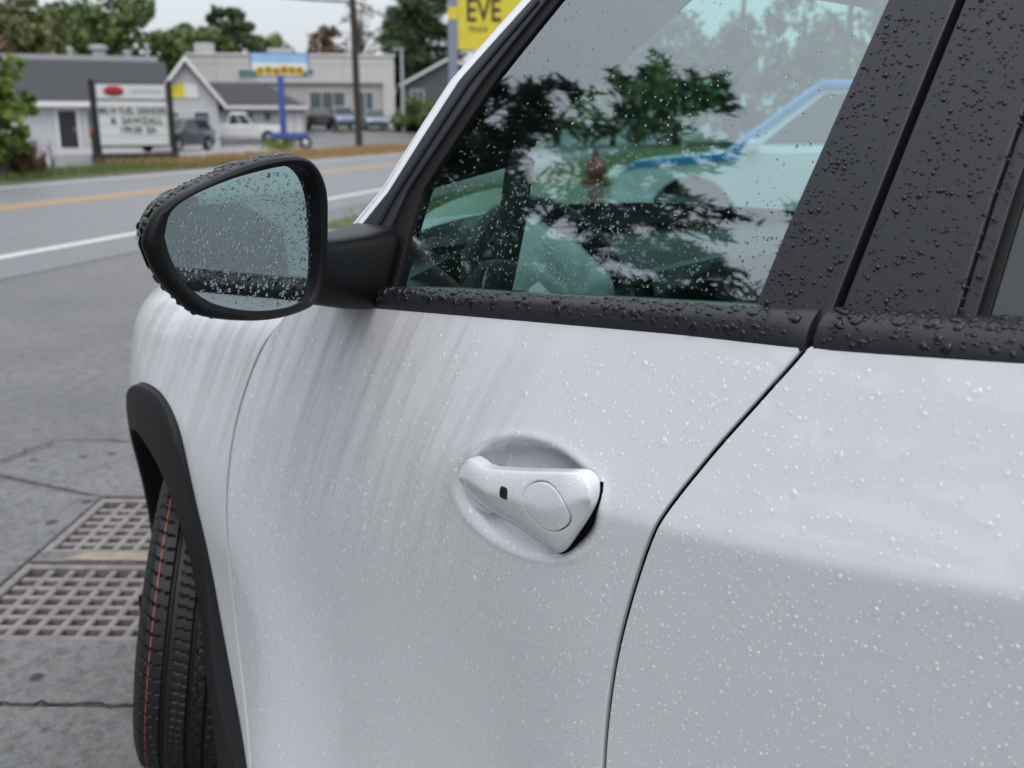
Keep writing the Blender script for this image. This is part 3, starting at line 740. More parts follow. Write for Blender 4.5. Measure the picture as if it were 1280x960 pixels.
# ------------------------------------------------------------------ wheels
def make_tyre(nth=540, nw=84):
    Rr, hw = .350, .112
    w = np.linspace(-1, 1, nw+1); th = np.arange(nth)/nth*2*math.pi
    W, T = np.meshgrid(w, th)
    a = np.abs(W)
    prof = Rr-.004*a**2-.030*np.clip((a-.80)/.20, 0, 1)**2
    d = np.zeros_like(prof)
    def groove(c, wd): return np.clip(1-((W-c)/wd)**4, 0, 1)
    for c, wd, dp in ((-.42,.050,.008),(.08,.045,.008),(.42,.035,.007)): d = np.maximum(d, groove(c, wd)*dp)
    arc = T*Rr/.028                                # lateral cuts about every 28 mm
    def slot(phase, width): f = (phase) % 1; return np.clip(1-(np.minimum(f, 1-f)/width)**4, 0, 1)
    m1 = (W < -.47)                                # outer shoulder blocks
    d = np.maximum(d, m1*slot(arc+1.1*(W+.47)**2*3, .06)*.006)
    m2 = (W > -.33)&(W < .03)
    d = np.maximum(d, m2*slot(arc*1.35-1.3*W, .13)*.0045*(W > -.27))
    m3 = (W > .12)&(W < .38); d = np.maximum(d, m3*slot(arc*.8+3*W, .05)*.004); d = np.maximum(d, m3*slot(arc*.8-3*W, .05)*.004)
    m4 = (W > .46); d = np.maximum(d, m4*slot(arc+.5*W, .07)*.006)
    rad = prof-d
    X = W*hw; Y = rad*np.cos(T); Z = rad*np.sin(T)
    V = np.stack([X, Y, Z], 2).reshape(-1, 3); n1 = nw+1
    i = np.arange(nth)[:,None]; j = np.arange(nw)[None]
    q = np.stack([i*n1+j, i*n1+j+1, ((i+1)%nth)*n1+j+1, ((i+1)%nth)*n1+j], 2).reshape(-1, 4)
    wc = ((w[:-1]+w[1:])/2)[None].repeat(nth, 0).reshape(-1); dc = d[:, :-1].reshape(-1)
    line = (np.abs(wc+.735) < .014)&(dc < .002)
    # sidewalls
    side = []; Vs = []
    base = len(V)
    for sgn in (-1, 1):
        for k, (r_, x_) in enumerate(((.312,1.02),(.285,1.06),(.255,1.02),(.235,.92))):
            t = th; Vs.append(np.stack([np.full(nth, sgn*x_*hw), r_*np.cos(t), r_*np.sin(t)], 1))
    V = np.concatenate([V]+Vs)
    F = q.tolist()
    for si, col in ((0, 0), (1, nw)):
        prev = [ii*n1+col for ii in range(nth)]
        for k in range(4):
            cur = [base+(si*4+k)*nth+ii for ii in range(nth)]
            for ii in range(nth):
                f = (prev[ii], prev[(ii+1)%nth], cur[(ii+1)%nth], cur[ii]); F.append(f if si == 0 else f[::-1])
            prev = cur
    me = bpy.data.meshes.new('tyre'); me.from_pydata(V.tolist(), [], F)
    mi = np.zeros(len(F), np.int32); mi[:len(line)][line] = 1
    me.materials.append(M['tyre_rubber']); me.materials.append(M['tyre_line'])
    me.polygons.foreach_set('material_index', mi)
    me.polygons.foreach_set('use_smooth', [True]*len(F)); me.set_sharp_from_angle(angle=R(40)); me.update()
    return me
def wheel(loc, steer, camber=0):
    w = empty('wheel', loc, steer, car); w.rotation_euler = (0, camber, steer); w.scale = (.79, .926, .926)
    link('tyre', tyre_me, None, w)
    r_ = MB(); n = 40
    circ = lambda x, rr: [(x, rr*math.cos(2*math.pi*k/n), rr*math.sin(2*math.pi*k/n)) for k in range(n)]
    r_.loft([circ(-.10,.238), circ(-.105,.225), circ(-.085,.215), circ(.09,.215), circ(.10,.238)])
    r_.loft([circ(-.085,.06), circ(-.095,.05), circ(-.095,.02)], cap1=True)
    for k in range(5):
        t = 2*math.pi*k/5; c, s = math.cos(t), math.sin(t)
        r_.add([(-.09,.04*c-.03*s,.04*s+.03*c),(-.09,.04*c+.03*s,.04*s-.03*c),(-.08,.22*c+.022*s,.22*s-.022*c),(-.08,.22*c-.022*s,.22*s+.022*c),
                (-.06,.04*c-.03*s,.04*s+.03*c),(-.06,.04*c+.03*s,.04*s-.03*c),(-.055,.22*c+.022*s,.22*s-.022*c),(-.055,.22*c-.022*s,.22*s+.022*c)],
               [(0,1,2,3),(7,6,5,4),(0,4,5,1),(1,5,6,2),(2,6,7,3),(3,7,4,0)])
    r_.build('rim', 'alloy', w, smooth=True)
tyre_me = make_tyre()
wheel((.137, 1.79, .323), R(-34), R(8.5)); wheel((1.69, 1.72, .323), R(-34), R(3)); wheel((.13, -.98, .323), 0); wheel((1.71, -.98, .323), 0)
# wheel house, floor, firewall: dark structure under the skin
u_ = MB(); n = 24
for c0_ in (1.75,):
    r0 = [(max(.055, float(S(c0_+.32*math.cos(t), .6, False))+.035), c0_+.32*math.cos(t), .34+.42*math.sin(t)) for t in np.linspace(-.5, math.pi+.5, n)]
    r1 = [(.46, p[1], p[2]) for p in r0]; u_.loft([r0, r1], close=False); u_.add(r1, [tuple(range(n))])
u_.build('wheel_house', 'void_black', car, smooth=True)
fl = MB(); fl.box((.92, .2, .25), (1.66, 3.6, .06)); fl.box((.92, 1.36, .60), (1.5, .05, .70)); fl.build('floor_pan', 'void_black', car)

# ------------------------------------------------------------------ cabin
cb = car
MB().prism([(1.62,1.03),(1.34,1.035),(1.24,1.03),(1.19,1.0),(1.17,.93),(1.20,.70),(1.36,.55),(1.62,.6)], 'x', .16, 1.68).build('dashboard', 'trim_dark', cb, smooth=True)
MB().prism([(1.30,1.03),(1.17,1.085),(1.135,1.08),(1.15,1.00),(1.26,.98)], 'x', .30, .62).build('instrument_hood', 'trim_dark', cb, smooth=True)
o = MB().box((0,0,0), (.34, .02, .17), ch=.008).build('centre_screen', 'screen', cb); o.location = (.95,1.17,.93); o.rotation_euler = (R(-15),0,R(8))
MB().box((.92,.75,.62), (.26,.9,.36), ch=.04).build('console', 'trim_dark', cb)
def steer_wheel():
    t = empty('steering_wheel', (.455,1.10,.985), 0, cb); t.rotation_euler = (R(-24),0,0)
    b = MB(); n, k = 48, 10; Rw, rw = .182, .016
    b.loft([[((Rw+rw*math.cos(2*math.pi*j/k))*math.cos(a), rw*math.sin(2*math.pi*j/k), (Rw+rw*math.cos(2*math.pi*j/k))*math.sin(a)) for j in range(k)] for a in np.linspace(0, 2*math.pi, n+1)])
    b.build('rim', 'trim_dark', t, smooth=True)
    f = MB()
    def dome(u, v):
        a = 2*math.pi*u; r_ = .150*v; q = 1+.05*math.sin(5*a)*v
        return (r_*q*math.cos(a), -.030-.020*(1-v*v)+.03*v**4+.004*math.sin(9*a+3*v)*v, r_*q*math.sin(a))
    f.grid(dome, 60, 12); f.build('plastic_film', 'film', t, smooth=True)
    h = MB(); h.box((0,-.01,-.01), (.15,.05,.11), ch=.02); h.box((.12,0,.0), (.12,.02,.03)); h.box((-.12,0,0), (.12,.02,.03)); h.box((0,0,-.12), (.04,.02,.12)); h.tube([(0,.0,0),(0,.35,-.06)], .03)
    h.build('hub', 'trim_dark', t)
    for s in (-1,1): MB().tube([(s*.05,.04,.03),(s*.23,.03,.05)], .010).build('stalk', 'trim_dark', t)
steer_wheel()
def seat(x):
    t = empty('seat', (x,.44,.30), 0, cb)
    MB().box((0,.05,.12), (.52,.54,.16), ch=.06).build('cushion', 'seat_cloth', t, smooth=True)
    o = MB().box((0,0,.30), (.50,.14,.62), ch=.06).build('backrest', 'seat_cloth', t, smooth=True); o.location = (0,-.26,.12); o.rotation_euler = (R(12),0,0)
    MB().box((0,-.42,.86), (.26,.11,.19), ch=.04).build('headrest', 'seat_cloth', t, smooth=True)
seat(.46); seat(1.38)
MB().box((1.70,.45,.70), (.07,1.75,.72), ch=.03).build('door_card', 'trim_dark', cb)
MB().box((.16,.45,.70), (.07,1.6,.66), ch=.03).build('door_card', 'trim_dark', cb)
# inner faces of the windscreen pillars
def pillar_inner(name, m, P, Q, w=.012):
    b = MB(); b.loft([P, Q, [(p[0]+w, p[1]+w, p[2]) for p in Q], [(p[0]+w, p[1]+w, p[2]) for p in P]], close=False); b.build(name, m, cb, smooth=True)
gz_ = [1.06, 1.12, 1.194, 1.337, 1.433, 1.535]; gy_ = [1.035, 1.038, 1.039, .968, .903, .80]
P = [(float(xg(z))+.016, y+.012, z) for y, z in zip(gy_, gz_)]
Q = [(float(xg(z))+.135, y, z) for y, z in ((1.065,1.10),(1.035,1.17),(1.001,1.228),(.955,1.292),(.834,1.397),(.75,1.48))]
pillar_inner('pillar_lining', 'trim_dark', P[2:], Q[2:])
MB().tube([(.215,.995,1.05),(.235,.985,1.15),(.262,.995,1.235)], [.020,.019,.020], 8).build('quarter_post', 'trim_dark', cb, smooth=True)
MB().tube([(1.70,1.24,1.05),(1.64,1.10,1.20),(1.575,.95,1.36),(1.50,.80,1.53)], .028, 8).build('pillar_lining', 'trim_light', cb, smooth=True)
MB().loft([[(1.84-float(xg(z))-.02-d, y, z) for d,y in ((0,.36),(0,.46),(.04,.45),(.04,.37))] for z in (1.05,1.2,1.35,1.5)], cap0=True, cap1=True).build('b_pillar_lining', 'trim_light', cb)
MB().loft([[(float(xg(z))+.02+d, y, z) for d,y in ((0,.33),(0,.475),(.04,.465),(.04,.34))] for z in (1.05,1.2,1.35,1.53)], cap0=True, cap1=True).build('b_pillar_lining', 'trim_dark', cb)
MB().box((.92,-1.2,.85), (1.5,1.0,.7), ch=.1).build('rear_bench', 'seat_cloth', cb)
MB().box((.92,-1.95,.85), (1.7,.1,1.2), ch=.03).build('tailgate', 'gloss_black', cb)
MB().box((.92,.88,1.51), (.20,.04,.06), ch=.015).build('inside_mirror', 'trim_dark', cb, smooth=True)

# ------------------------------------------------------------------ rain beads (real caps of water, thousands of them)
def beads(name, P, N, rad, label, h=.5, elong=1.0, seg=9, jitter=.13, sag=.12, m='water'):
    m_ = m; n = len(P); P = np.asarray(P); N = np.asarray(N); rad = np.asarray(rad)
    h = np.broadcast_to(h, n); elong = np.broadcast_to(elong, n)
    g = np.array([0, 0, -1.0])-N*(-N[:,2])[:,None]; ln = np.linalg.norm(g, axis=1); g[ln < .05] = (0, -1, 0)
    g = g-N*(g*N).sum(1)[:,None]; g /= np.linalg.norm(g, axis=1)[:,None]; s = np.cross(N, g)
    V = []; prof = ((1.0, -.03), (.93, .40), (.72, .74), (.38, .95))
    t = np.linspace(0, 2*math.pi, seg, endpoint=False)
    jit = 1+RNG.normal(0, jitter, (n, seg)); jit = (jit+np.roll(jit, 1, 1)+np.roll(jit, -1, 1))/3
    for k, (rr, zz) in enumerate(prof):
        u = np.cos(t)[None]*rr*jit; v = np.sin(t)[None]*rr*jit
        sh = sag*max(zz, 0)
        V.append(P[:,None]+rad[:,None,None]*((u*elong[:,None]+sh)[:,:,None]*g[:,None]+v[:,:,None]*s[:,None]+(zz*h)[:,None,None]*N[:,None]))
    V.append((P+rad[:,None]*(g*sag+N*h[:,None]))[:,None])
    A = np.concatenate(V, 1); m = A.shape[1]
    F0 = []
    for k in range(3):
        for j in range(seg): F0.append((k*seg+j, k*seg+(j+1)%seg, (k+1)*seg+(j+1)%seg, (k+1)*seg+j))
    F3 = [(3*seg+j, 3*seg+(j+1)%seg, 4*seg, 4*seg) for j in range(seg)]
    q = np.array(F0); t3 = np.array([f[:3] for f in F3]); off = (np.arange(n)*m)[:,None,None]
    Q = (q[None]+off).reshape(-1, 4); T = (t3[None]+off).reshape(-1, 3)
    # make faces look outward
    a = A.reshape(-1, 3); f = Q[0]; nn = np.cross(a[f[1]]-a[f[0]], a[f[2]]-a[f[0]]); c_ = a[f].mean(0)-P[0]
    if np.dot(nn, c_) < 0: Q = Q[:, ::-1]; T = T[:, ::-1]
    me = bpy.data.meshes.new(name); me.vertices.add(len(a)); me.vertices.foreach_set('co', a.ravel())
    nl = Q.size+T.size; me.loops.add(nl); me.loops.foreach_set('vertex_index', np.concatenate([Q.ravel(), T.ravel()]).astype(np.int32))
    me.polygons.add(len(Q)+len(T))
    st = np.concatenate([np.arange(len(Q))*4, Q.size+np.arange(len(T))*3]).astype(np.int32)
    me.polygons.foreach_set('loop_start', st)
    me.polygons.foreach_set('use_smooth', [True]*(len(Q)+len(T))); me.update(calc_edges=True); me.validate()
    o = link(name, me, m_); tag(o, label, 'raindrops', kind='stuff'); return o
def ln(n, mean, sig, lo, hi): return np.clip(np.exp(RNG.normal(math.log(mean), sig, n)), lo, hi)

def gap_ok(y, z):
    yb = np.interp(z, [q[1] for q in BS][::-1], [q[0] for q in BS][::-1]); yf = np.interp(z, [q[1] for q in FS][::-1], [q[0] for q in FS][::-1])
    return (np.abs(y-yb) > .0045)&(np.abs(y-yf) > .0045)
def body_beads(n, ylo, yhi, fn, keep, rmean, label, el=1.0):
    cell = math.sqrt((yhi-ylo)*.965/n); ny, nz = int((yhi-ylo)/cell), int(.965/cell)
    y, z = [a.ravel() for a in np.meshgrid(np.arange(ny), np.arange(nz))]; n = len(y)
    y = ylo+(y+RNG.uniform(-.1, 1.1, n))*cell; z = .12+(z+RNG.uniform(-.1, 1.1, n))*cell
    zb = np.interp(y, BELT_Y, BELT_Z); k = (z < zb-.012)&gap_ok(y, z)&(RNG.random(n) < keep(y, z)); y, z = y[k], z[k]
    P = np.stack([fn(y, z), y, z], 1); N = surf_normals(fn, y, z)
    beads('raindrops', P, N, ln(len(y), rmean, .38, .0006, .0034), label, h=RNG.uniform(.45, .75, len(y)), elong=el*RNG.uniform(.95, 1.45, len(y)), m='water_bright')
cl = lambda y, z: z-np.interp(y, YC, ZC)
clump = lambda y, z: .75+.25*np.sin(37*y+9*np.sin(23*z))*np.sin(31*z+7*np.sin(19*y))
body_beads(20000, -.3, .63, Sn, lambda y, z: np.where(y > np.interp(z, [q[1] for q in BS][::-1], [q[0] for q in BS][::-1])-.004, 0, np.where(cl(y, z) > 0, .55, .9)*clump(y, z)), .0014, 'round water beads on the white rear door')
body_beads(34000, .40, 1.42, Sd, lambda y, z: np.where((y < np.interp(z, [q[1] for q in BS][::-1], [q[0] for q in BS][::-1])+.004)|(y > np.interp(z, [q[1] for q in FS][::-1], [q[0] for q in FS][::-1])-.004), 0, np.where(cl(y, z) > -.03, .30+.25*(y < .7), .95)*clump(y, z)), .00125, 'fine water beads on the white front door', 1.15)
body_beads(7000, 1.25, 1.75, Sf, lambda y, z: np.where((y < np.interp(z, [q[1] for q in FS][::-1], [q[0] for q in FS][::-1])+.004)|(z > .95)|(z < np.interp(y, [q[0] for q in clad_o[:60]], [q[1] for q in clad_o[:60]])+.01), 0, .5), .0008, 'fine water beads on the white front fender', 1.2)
# on the handle
q = RNG.uniform((.60,.82), (.84,.94), (420, 2)); q = q[inside(inset(np.array(handle_ol) if area2(handle_ol) > 0 else np.array(handle_ol)[::-1], .003), q)]
beads('raindrops', np.stack([handle_fn(q[:,0], q[:,1]), q[:,0], q[:,1]], 1), surf_normals(handle_fn, q[:,0], q[:,1]), ln(len(q), .0011, .4, .0005, .0024), 'water beads on the door handle', h=.5, m='water_bright')
# on the black pillar covers
def poly_beads(poly, fn, n, rmean, label, h=.75, sig=.35, hi=.0025, keep=None, el=1.0, m='water_on_black'):
    poly = np.array(poly); q = RNG.uniform(poly.min(0), poly.max(0), (n, 2)); q = q[inside(poly, q)]
    if keep is not None: q = q[RNG.random(len(q)) < keep(q[:,0], q[:,1])]
    return beads('raindrops', np.stack([fn(q[:,0], q[:,1]), q[:,0], q[:,1]], 1), surf_normals(fn, q[:,0], q[:,1]), ln(len(q), rmean, sig, .0004, hi), label, h=h, elong=el, m=m)
poly_beads([(y-.004, z) for y, z in BfL[:-1]]+[(y+.004, z) for y, z in BfR[:-1]][::-1], Gp(-.0082), 1100, .0011, 'dark water beads on the door pillar cover in front of the shut line', keep=lambda y, z: np.where(y > .5*(np.interp(z, [q_[1] for q_ in BfL], [q_[0] for q_ in BfL])+np.interp(z, [q_[1] for q_ in BfR], [q_[0] for q_ in BfR])), .9, .38), el=1.2)
poly_beads([(y-.004, z) for y, z in BrL[:-1]]+[(y-.010, z) for y, z in BrR[:-1]][::-1], Gp(-.008), 1300, .0011, 'dark water beads on the rear door pillar cover', keep=lambda y, z: clump(y*1.3, z), el=1.2)
poly_beads([(.285,1.15),(.28,1.5),(.0,1.5),(.0,1.15)], Gp(.006), 700, .0011, 'water beads on the rear side window', h=.5, m='water_pane')
poly_beads([(.50,1.12),(1.03,1.09),(1.03,1.19),(.96,1.337),(.90,1.433),(.47,1.433)], Gp(.006), 5200, .00085, 'small water beads on the driver side window', h=.55, m='water', hi=.0017, keep=lambda y, z: np.where(z < 1.21, .75, .22)*np.where((y < .80)&(y > .62)&(z < 1.22), 1.3, .8), el=1.25)
poly_beads([(1.08,1.12),(1.06,1.19),(.99,1.337),(.94,1.40),(1.0,1.36),(1.09,1.19),(1.14,1.125)], Gp(-.006), 500, .0007, 'tiny water beads on the black window frame')
# on the belt mouldings: bigger, running together
def mould_beads(n, y0, y1, label):
    y = RNG.uniform(y0, y1, n); t = np.where(RNG.random(n) < .55, RNG.uniform(.55, .93, n), RNG.uniform(.10, .6, n))
    P = np.array([mould_point(a, b) for a, b in zip(y, t)]); h = .004
    dt = np.array([mould_point(a, min(.97, b+.02))-mould_point(a, max(.03, b-.02)) for a, b in zip(y, t)])
    dy = np.array([mould_point(a+h, b)-mould_point(a-h, b) for a, b in zip(y, t)])
    N = np.cross(dy, dt); N /= np.linalg.norm(N, axis=1)[:,None]; N[N[:,0] > .3] *= -1
    N = np.where((N[:,0]-N[:,2] > 0)[:,None], -N, N)
    beads('raindrops', P, N, ln(n, .0022, .5, .0007, .0052)*np.where(t > .55, 1.1, .8), label, h=RNG.uniform(.3, .5, n), elong=RNG.uniform(.55, 1.5, n), jitter=.3, seg=12, m='water_on_black')
mould_beads(430, .445, 1.08, 'big water blobs on the black belt moulding of the front door')
mould_beads(420, .10, .415, 'big water blobs on the black belt moulding of the rear door')
# on the mirror
q = RNG.uniform(mirG.min(0), mirG.max(0), (1500, 2)); q = q[inside(inset(mirG if area2(mirG) > 0 else mirG[::-1], .004), q)]
q = q[RNG.random(len(q)) < np.where(q[:,1]+.35*q[:,0] > 1.185, .16, .75)]
cx, cz = mirO.mean(0); Pm = np.stack([q[:,0], .9798+.13*(q[:,0]-cx)+MTILT*(q[:,1]-cz), q[:,1]], 1)
nm = np.array([.13, -1, MTILT]); nm /= np.linalg.norm(nm); beads('raindrops', Pm, np.repeat(nm[None], len(Pm), 0), ln(len(Pm), .0010, .38, .0005, .0022), 'water beads on the mirror glass', h=.5, elong=1.15)
def housing_beads():
    P, N, r_ = [], [], []
    c = mirO.mean(0); n = len(mirO)
    sc_y = [.978, .990, 1.010, 1.035, 1.06]; sc_s = [1.0, 1.00, 1.005, 1.0, .95]
    for k in range(560):
        i = RNG.integers(n); o_ = mirO[i]; d = np.roll(mirO, -1, 0)[i]-np.roll(mirO, 1, 0)[i]; nn = np.array([d[1], -d[0]]); nn /= np.linalg.norm(nn)
        if np.dot(nn, o_-c) < 0: nn = -nn
        up = nn[1]
        if up > .35: pass
        elif up < -.55 and RNG.random() < .35: pass
        elif RNG.random() > .10: continue
        y = RNG.uniform(.982, 1.05) if up > 0 else RNG.uniform(.985, 1.03); s = np.interp(y, sc_y, sc_s)
        p = c+(o_-c)*s+np.array([np.interp(y, sc_y, [0,.003,.012,.020,.026]), 0]); slope = -.9 if y < 1.0 else 0
        P.append((p[0], y+.10*(o_[0]-c[0]), p[1])); v = np.array([nn[0], slope*.6, nn[1]]); N.append(v/np.linalg.norm(v))
        r_.append((.0025 if up > 0 else .0024)*math.exp(RNG.normal(0, .4)))
    beads('raindrops', P, N, np.clip(r_, .001, .0055), 'big water beads on top and hanging under the mirror housing', h=.55, elong=RNG.uniform(.8, 1.5, len(P)), seg=12, jitter=.2, m='water_on_black')
housing_beads()

# ------------------------------------------------------------------ materials for what stands around
mat('wall_grey', (.50,.51,.53), .8, var=.06, scale=3)
mat('wall_white', (.58,.57,.55), .8, var=.06, scale=2)
mat('wall_lower', (.44,.44,.42), .8, var=.06, scale=2)
mat('shingle', (.055,.057,.064), .9, var=.2, scale=14, bump=.3, bscale=40)
mat('shingle_light', (.16,.16,.17), .9, var=.2, scale=14)
mat('trim_white', (.72,.72,.71), .6, var=.04)
mat('door_dark', (.02,.022,.028), .3, var=.1)
mat('pane', (.10,.13,.14), .12, var=.2, scale=1)
mat('pane_green', (.14,.22,.20), .15, var=.2, scale=2)
mat('house_siding', (.10,.11,.12), .8, var=.1, scale=5)
mat('metal_grey', (.42,.42,.44), .5, metal=.3, var=.1)
mat('wood_pole', (.045,.034,.028), .9, var=.3, scale=8)
mat('sign_frame', (.016,.013,.013), .7, var=.2)
mat('sign_face', (.66,.68,.68), .5, var=.04, scale=3)
mat('sign_red', (.45,.03,.035), .5, var=.1)
mat('letter_black', (.012,.012,.014), .6, var=.05)
mat('letter_grey', (.38,.38,.39), .6, var=.05)
mat('sign_blue', (.04,.09,.32), .5, var=.1)
mat('blue_post', (.05,.09,.33), .5, var=.12)
mat('sky_print', (.30,.52,.75), .5, var=.15, scale=2)
mat('cloud_print', (.72,.78,.80), .5, var=.06, scale=3)
mat('gold_print', (.62,.42,.05), .5, var=.35, scale=6)
mat('brown_print', (.06,.05,.015), .5, var=.3, scale=6)
mat('green_print', (.05,.20,.07), .5, var=.3, scale=6)
mat('yellow_board', (.72,.60,.05), .5, var=.06, scale=2)
mat('slate_post', (.22,.25,.34), .5, var=.1)
mat('concrete_block', (.42,.42,.43), .85, var=.1, scale=2)
mat('bark', (.06,.048,.038), .95, var=.35, scale=8, bump=.5, bscale=30)
mat('bark_pine', (.075,.045,.030), .95, var=.35, scale=8, bump=.5, bscale=30)
mat('hydrant_red', (.22,.05,.035), .6, var=.4, scale=20)
mat('steel_dark', (.02,.025,.04), .6, var=.2)
mat('car_glass', (.015,.02,.022), .06, var=.1)
mat('car_tyre', (.012,.012,.012), .8, var=.1)
mat('lamp_clear', (.65,.65,.62), .2, var=.1)
mat('lamp_red', (.35,.02,.02), .25, var=.1)
def car_paint(name, c): mat(name, c, .35, coat=.8, var=.02)
car_paint('paint_white', (.74,.75,.76)); car_paint('paint_charcoal', (.07,.075,.085)); car_paint('paint_black', (.015,.016,.018))
car_paint('paint_slate', (.14,.18,.26)); car_paint('paint_blue', (.03,.16,.42)); car_paint('paint_silver', (.55,.60,.62)); car_paint('paint_maroon', (.16,.05,.05))
car_paint('paint_azure', (.02,.25,.60))
def leaf_mat(name, c1, c2):
    m, nt, b = nmat(name); b.inputs['Roughness'].default_value = .6; b.inputs['Specular IOR Level'].default_value = .3
    g = nt.nodes.new('ShaderNodeNewGeometry'); x = nt.nodes.new('ShaderNodeMix'); x.data_type = 'RGBA'
    nt.links.new(g.outputs['Random Per Island'], x.inputs[0]); x.inputs[6].default_value = (*c1, 1); x.inputs[7].default_value = (*c2, 1)
    nt.links.new(x.outputs[2], b.inputs['Base Color'])
    b.inputs['Subsurface Weight'].default_value = 0
leaf_mat('leaf_green', (.075,.125,.035), (.17,.22,.08)); leaf_mat('leaf_dark', (.035,.065,.028), (.085,.125,.05))
leaf_mat('leaf_bright', (.09,.16,.025), (.20,.26,.06)); leaf_mat('leaf_rust', (.11,.07,.045), (.20,.14,.085)); leaf_mat('leaf_olive', (.09,.115,.04), (.19,.205,.08))
leaf_mat('needle', (.012,.028,.012), (.04,.065,.028)); leaf_mat('blade_green', (.06,.11,.025), (.17,.21,.06)); leaf_mat('blade_dry', (.24,.15,.06), (.42,.29,.14))

# ------------------------------------------------------------------ vegetation
def quads(C_, U, W, name, m, parent=None):
    """little leaf quads: centre, half-axis u, half-axis w"""
    n = len(C_); V = np.stack([C_-U, C_+.15*U-W, C_+U, C_+.15*U+W], 1).reshape(-1, 3)
    me = bpy.data.meshes.new(name); me.vertices.add(4*n); me.vertices.foreach_set('co', V.ravel())
    me.loops.add(4*n); me.loops.foreach_set('vertex_index', np.arange(4*n, dtype=np.int32)); me.polygons.add(n)
    me.polygons.foreach_set('loop_start', (np.arange(n)*4).astype(np.int32)); me.update(calc_edges=True); me.validate()
    return link(name, me, m, parent)
def rdir(n):
    v = RNG.normal(size=(n, 3)); return v/np.linalg.norm(v, axis=1)[:,None]
def broadleaf(label, base, H, rx, m, seed, leaf=.22, nl=5600, low=.25, group=None, name='broadleaf_tree', cat='tree', ncl=70):
    rs = np.random.default_rng(seed); t = thing(name, label, cat, base, 0, group)
    b = MB(); lean = rs.normal(0, .03*H, 2)
    pts = [(0,0,-.2),(lean[0]*.3,lean[1]*.3,H*.3),(lean[0],lean[1],H*.62),(lean[0]*1.2,lean[1]*1.2,H*.85)]; r0 = .022*H+.04
    b.tube(pts, [r0, r0*.75, r0*.4, r0*.12], 8)
    cz = H*(low+1)/2; rz = H*(1-low)/2; cl_ = []
    for k in range(ncl):
        d = rs.normal(size=3); d /= np.linalg.norm(d); q = rs.random()**.45
        wz = 1-.35*max(0, d[2])
        c = np.array([d[0]*rx*q*wz, d[1]*rx*q*wz, cz+d[2]*rz*q*.92]); cl_.append(c)
        if k % 3 == 0:
            a = Vector((lean[0]*.6, lean[1]*.6, min(c[2]*.75, H*.6))); b.tube([a, a.lerp(Vector(c), .5)+Vector((0,0,.03*H)), Vector(c)], [r0*.3, r0*.18, r0*.06], 5, caps=False)
    b.build('trunk', 'bark', t, smooth=True)
    cl_ = np.array(cl_); k = rs.integers(len(cl_), size=nl); sz = rs.uniform(.14, .30, len(cl_))*rx
    v = rs.normal(size=(nl, 3)); v /= np.linalg.norm(v, axis=1)[:,None]; C_ = cl_[k]+v*(sz[k]*rs.random(nl)**.4)[:,None]*np.array([1,1,.75])
    u = rdir(nl); w = np.cross(u, rdir(nl)); w /= np.linalg.norm(w, axis=1)[:,None]; s = leaf*rs.uniform(.6, 1.3, nl)[:,None]
    quads(C_, u*s, w*s*.6, 'crown', m, t); return t
def conifer(label, base, H, rx, seed, m='needle', tuft=.30, low=.18, dens=1.0, group=None, gaps=.25, name='pine_tree'):
    rs = np.random.default_rng(seed); t = thing(name, label, 'tree', base, 0, group)
    b = MB(); r0 = .015*H+.05; b.tube([(0,0,-.2),(.1,0,H*.5),(.05,.1,H)], [r0, r0*.6, .03], 8)
    C_, U, W = [], [], []
    nb = int(46*dens)
    for k in range(nb):
        f = low+(1-low)*(k+rs.random())/nb; z = H*f; L_ = rx*(1.05-f)**.6*rs.uniform(.55, 1.1)
        if rs.random() < gaps*.3: continue
        a = rs.uniform(0, 2*math.pi); d = np.array([math.cos(a), math.sin(a), rs.uniform(.0, .35)]); p0 = np.array([.05, .03, z])
        tip = p0+d*L_+np.array([0, 0, -.05*L_]); midp = p0+d*L_*.55+np.array([0, 0, .06*L_])
        b.tube([p0, midp, tip], [r0*.28*(1.1-f)+.012, r0*.16*(1.1-f)+.01, .01], 5, caps=False)
        for q in np.linspace(.25, 1, int(7+L_*4)):
            pc = (1-q)**2*p0+2*q*(1-q)*midp+q*q*tip
            nt_ = int(rs.uniform(5, 10)); sd_ = np.array([-d[1], d[0], 0])
            off = sd_*rs.normal(0, .22*L_*(1.15-q)*.8)
            for _ in range(nt_):
                c = pc+off+rs.normal(0, tuft*.42, 3)*np.array([1, 1, .6]); u = d*.6+sd_*np.sign(off@sd_)*.6+rs.normal(0, .5, 3); u /= np.linalg.norm(u)
                w = np.cross(u, rs.normal(size=3)); w /= np.linalg.norm(w)+1e-9; C_.append(c); U.append(u*tuft*rs.uniform(.6, 1.2)); W.append(w*tuft*.16)
    b.build('trunk', 'bark_pine', t, smooth=True); quads(np.array(C_), np.array(U), np.array(W), 'crown', m, t); return t
def blades(name, label, m, fn, n, h, seed):
    """upright blades spread by fn(n) -> xy"""
    xy = fn(n); z = np.array([terrain(*p) for p in xy]); hh = h*RNG.uniform(.4, 1.2, n); a = RNG.uniform(0, 2*math.pi, n)
    u = np.stack([RNG.normal(0, .25, n)*hh, RNG.normal(0, .25, n)*hh, hh], 1)/2; w = np.stack([np.cos(a), np.sin(a), 0*a], 1)*(h*.035)
    C_ = np.stack([xy[:,0], xy[:,1], z+.01], 1)+u
    o = quads(C_, u, w, name, m); tag(o, label, 'grass', kind='stuff'); return o
def road_band(s0, s1, n0, n1):
    def f(n):
        s = RNG.uniform(s0, s1, n); q = RNG.uniform(n0, n1, n); return np.stack([TV.x*s+NV.x*q, TV.y*s+NV.y*q], 1)
    return f
blades('grass', 'green roadside grass in front of the marquee sign', 'blade_green', road_band(10, 33, 16.6, 19.6), 9000, .22, 1)
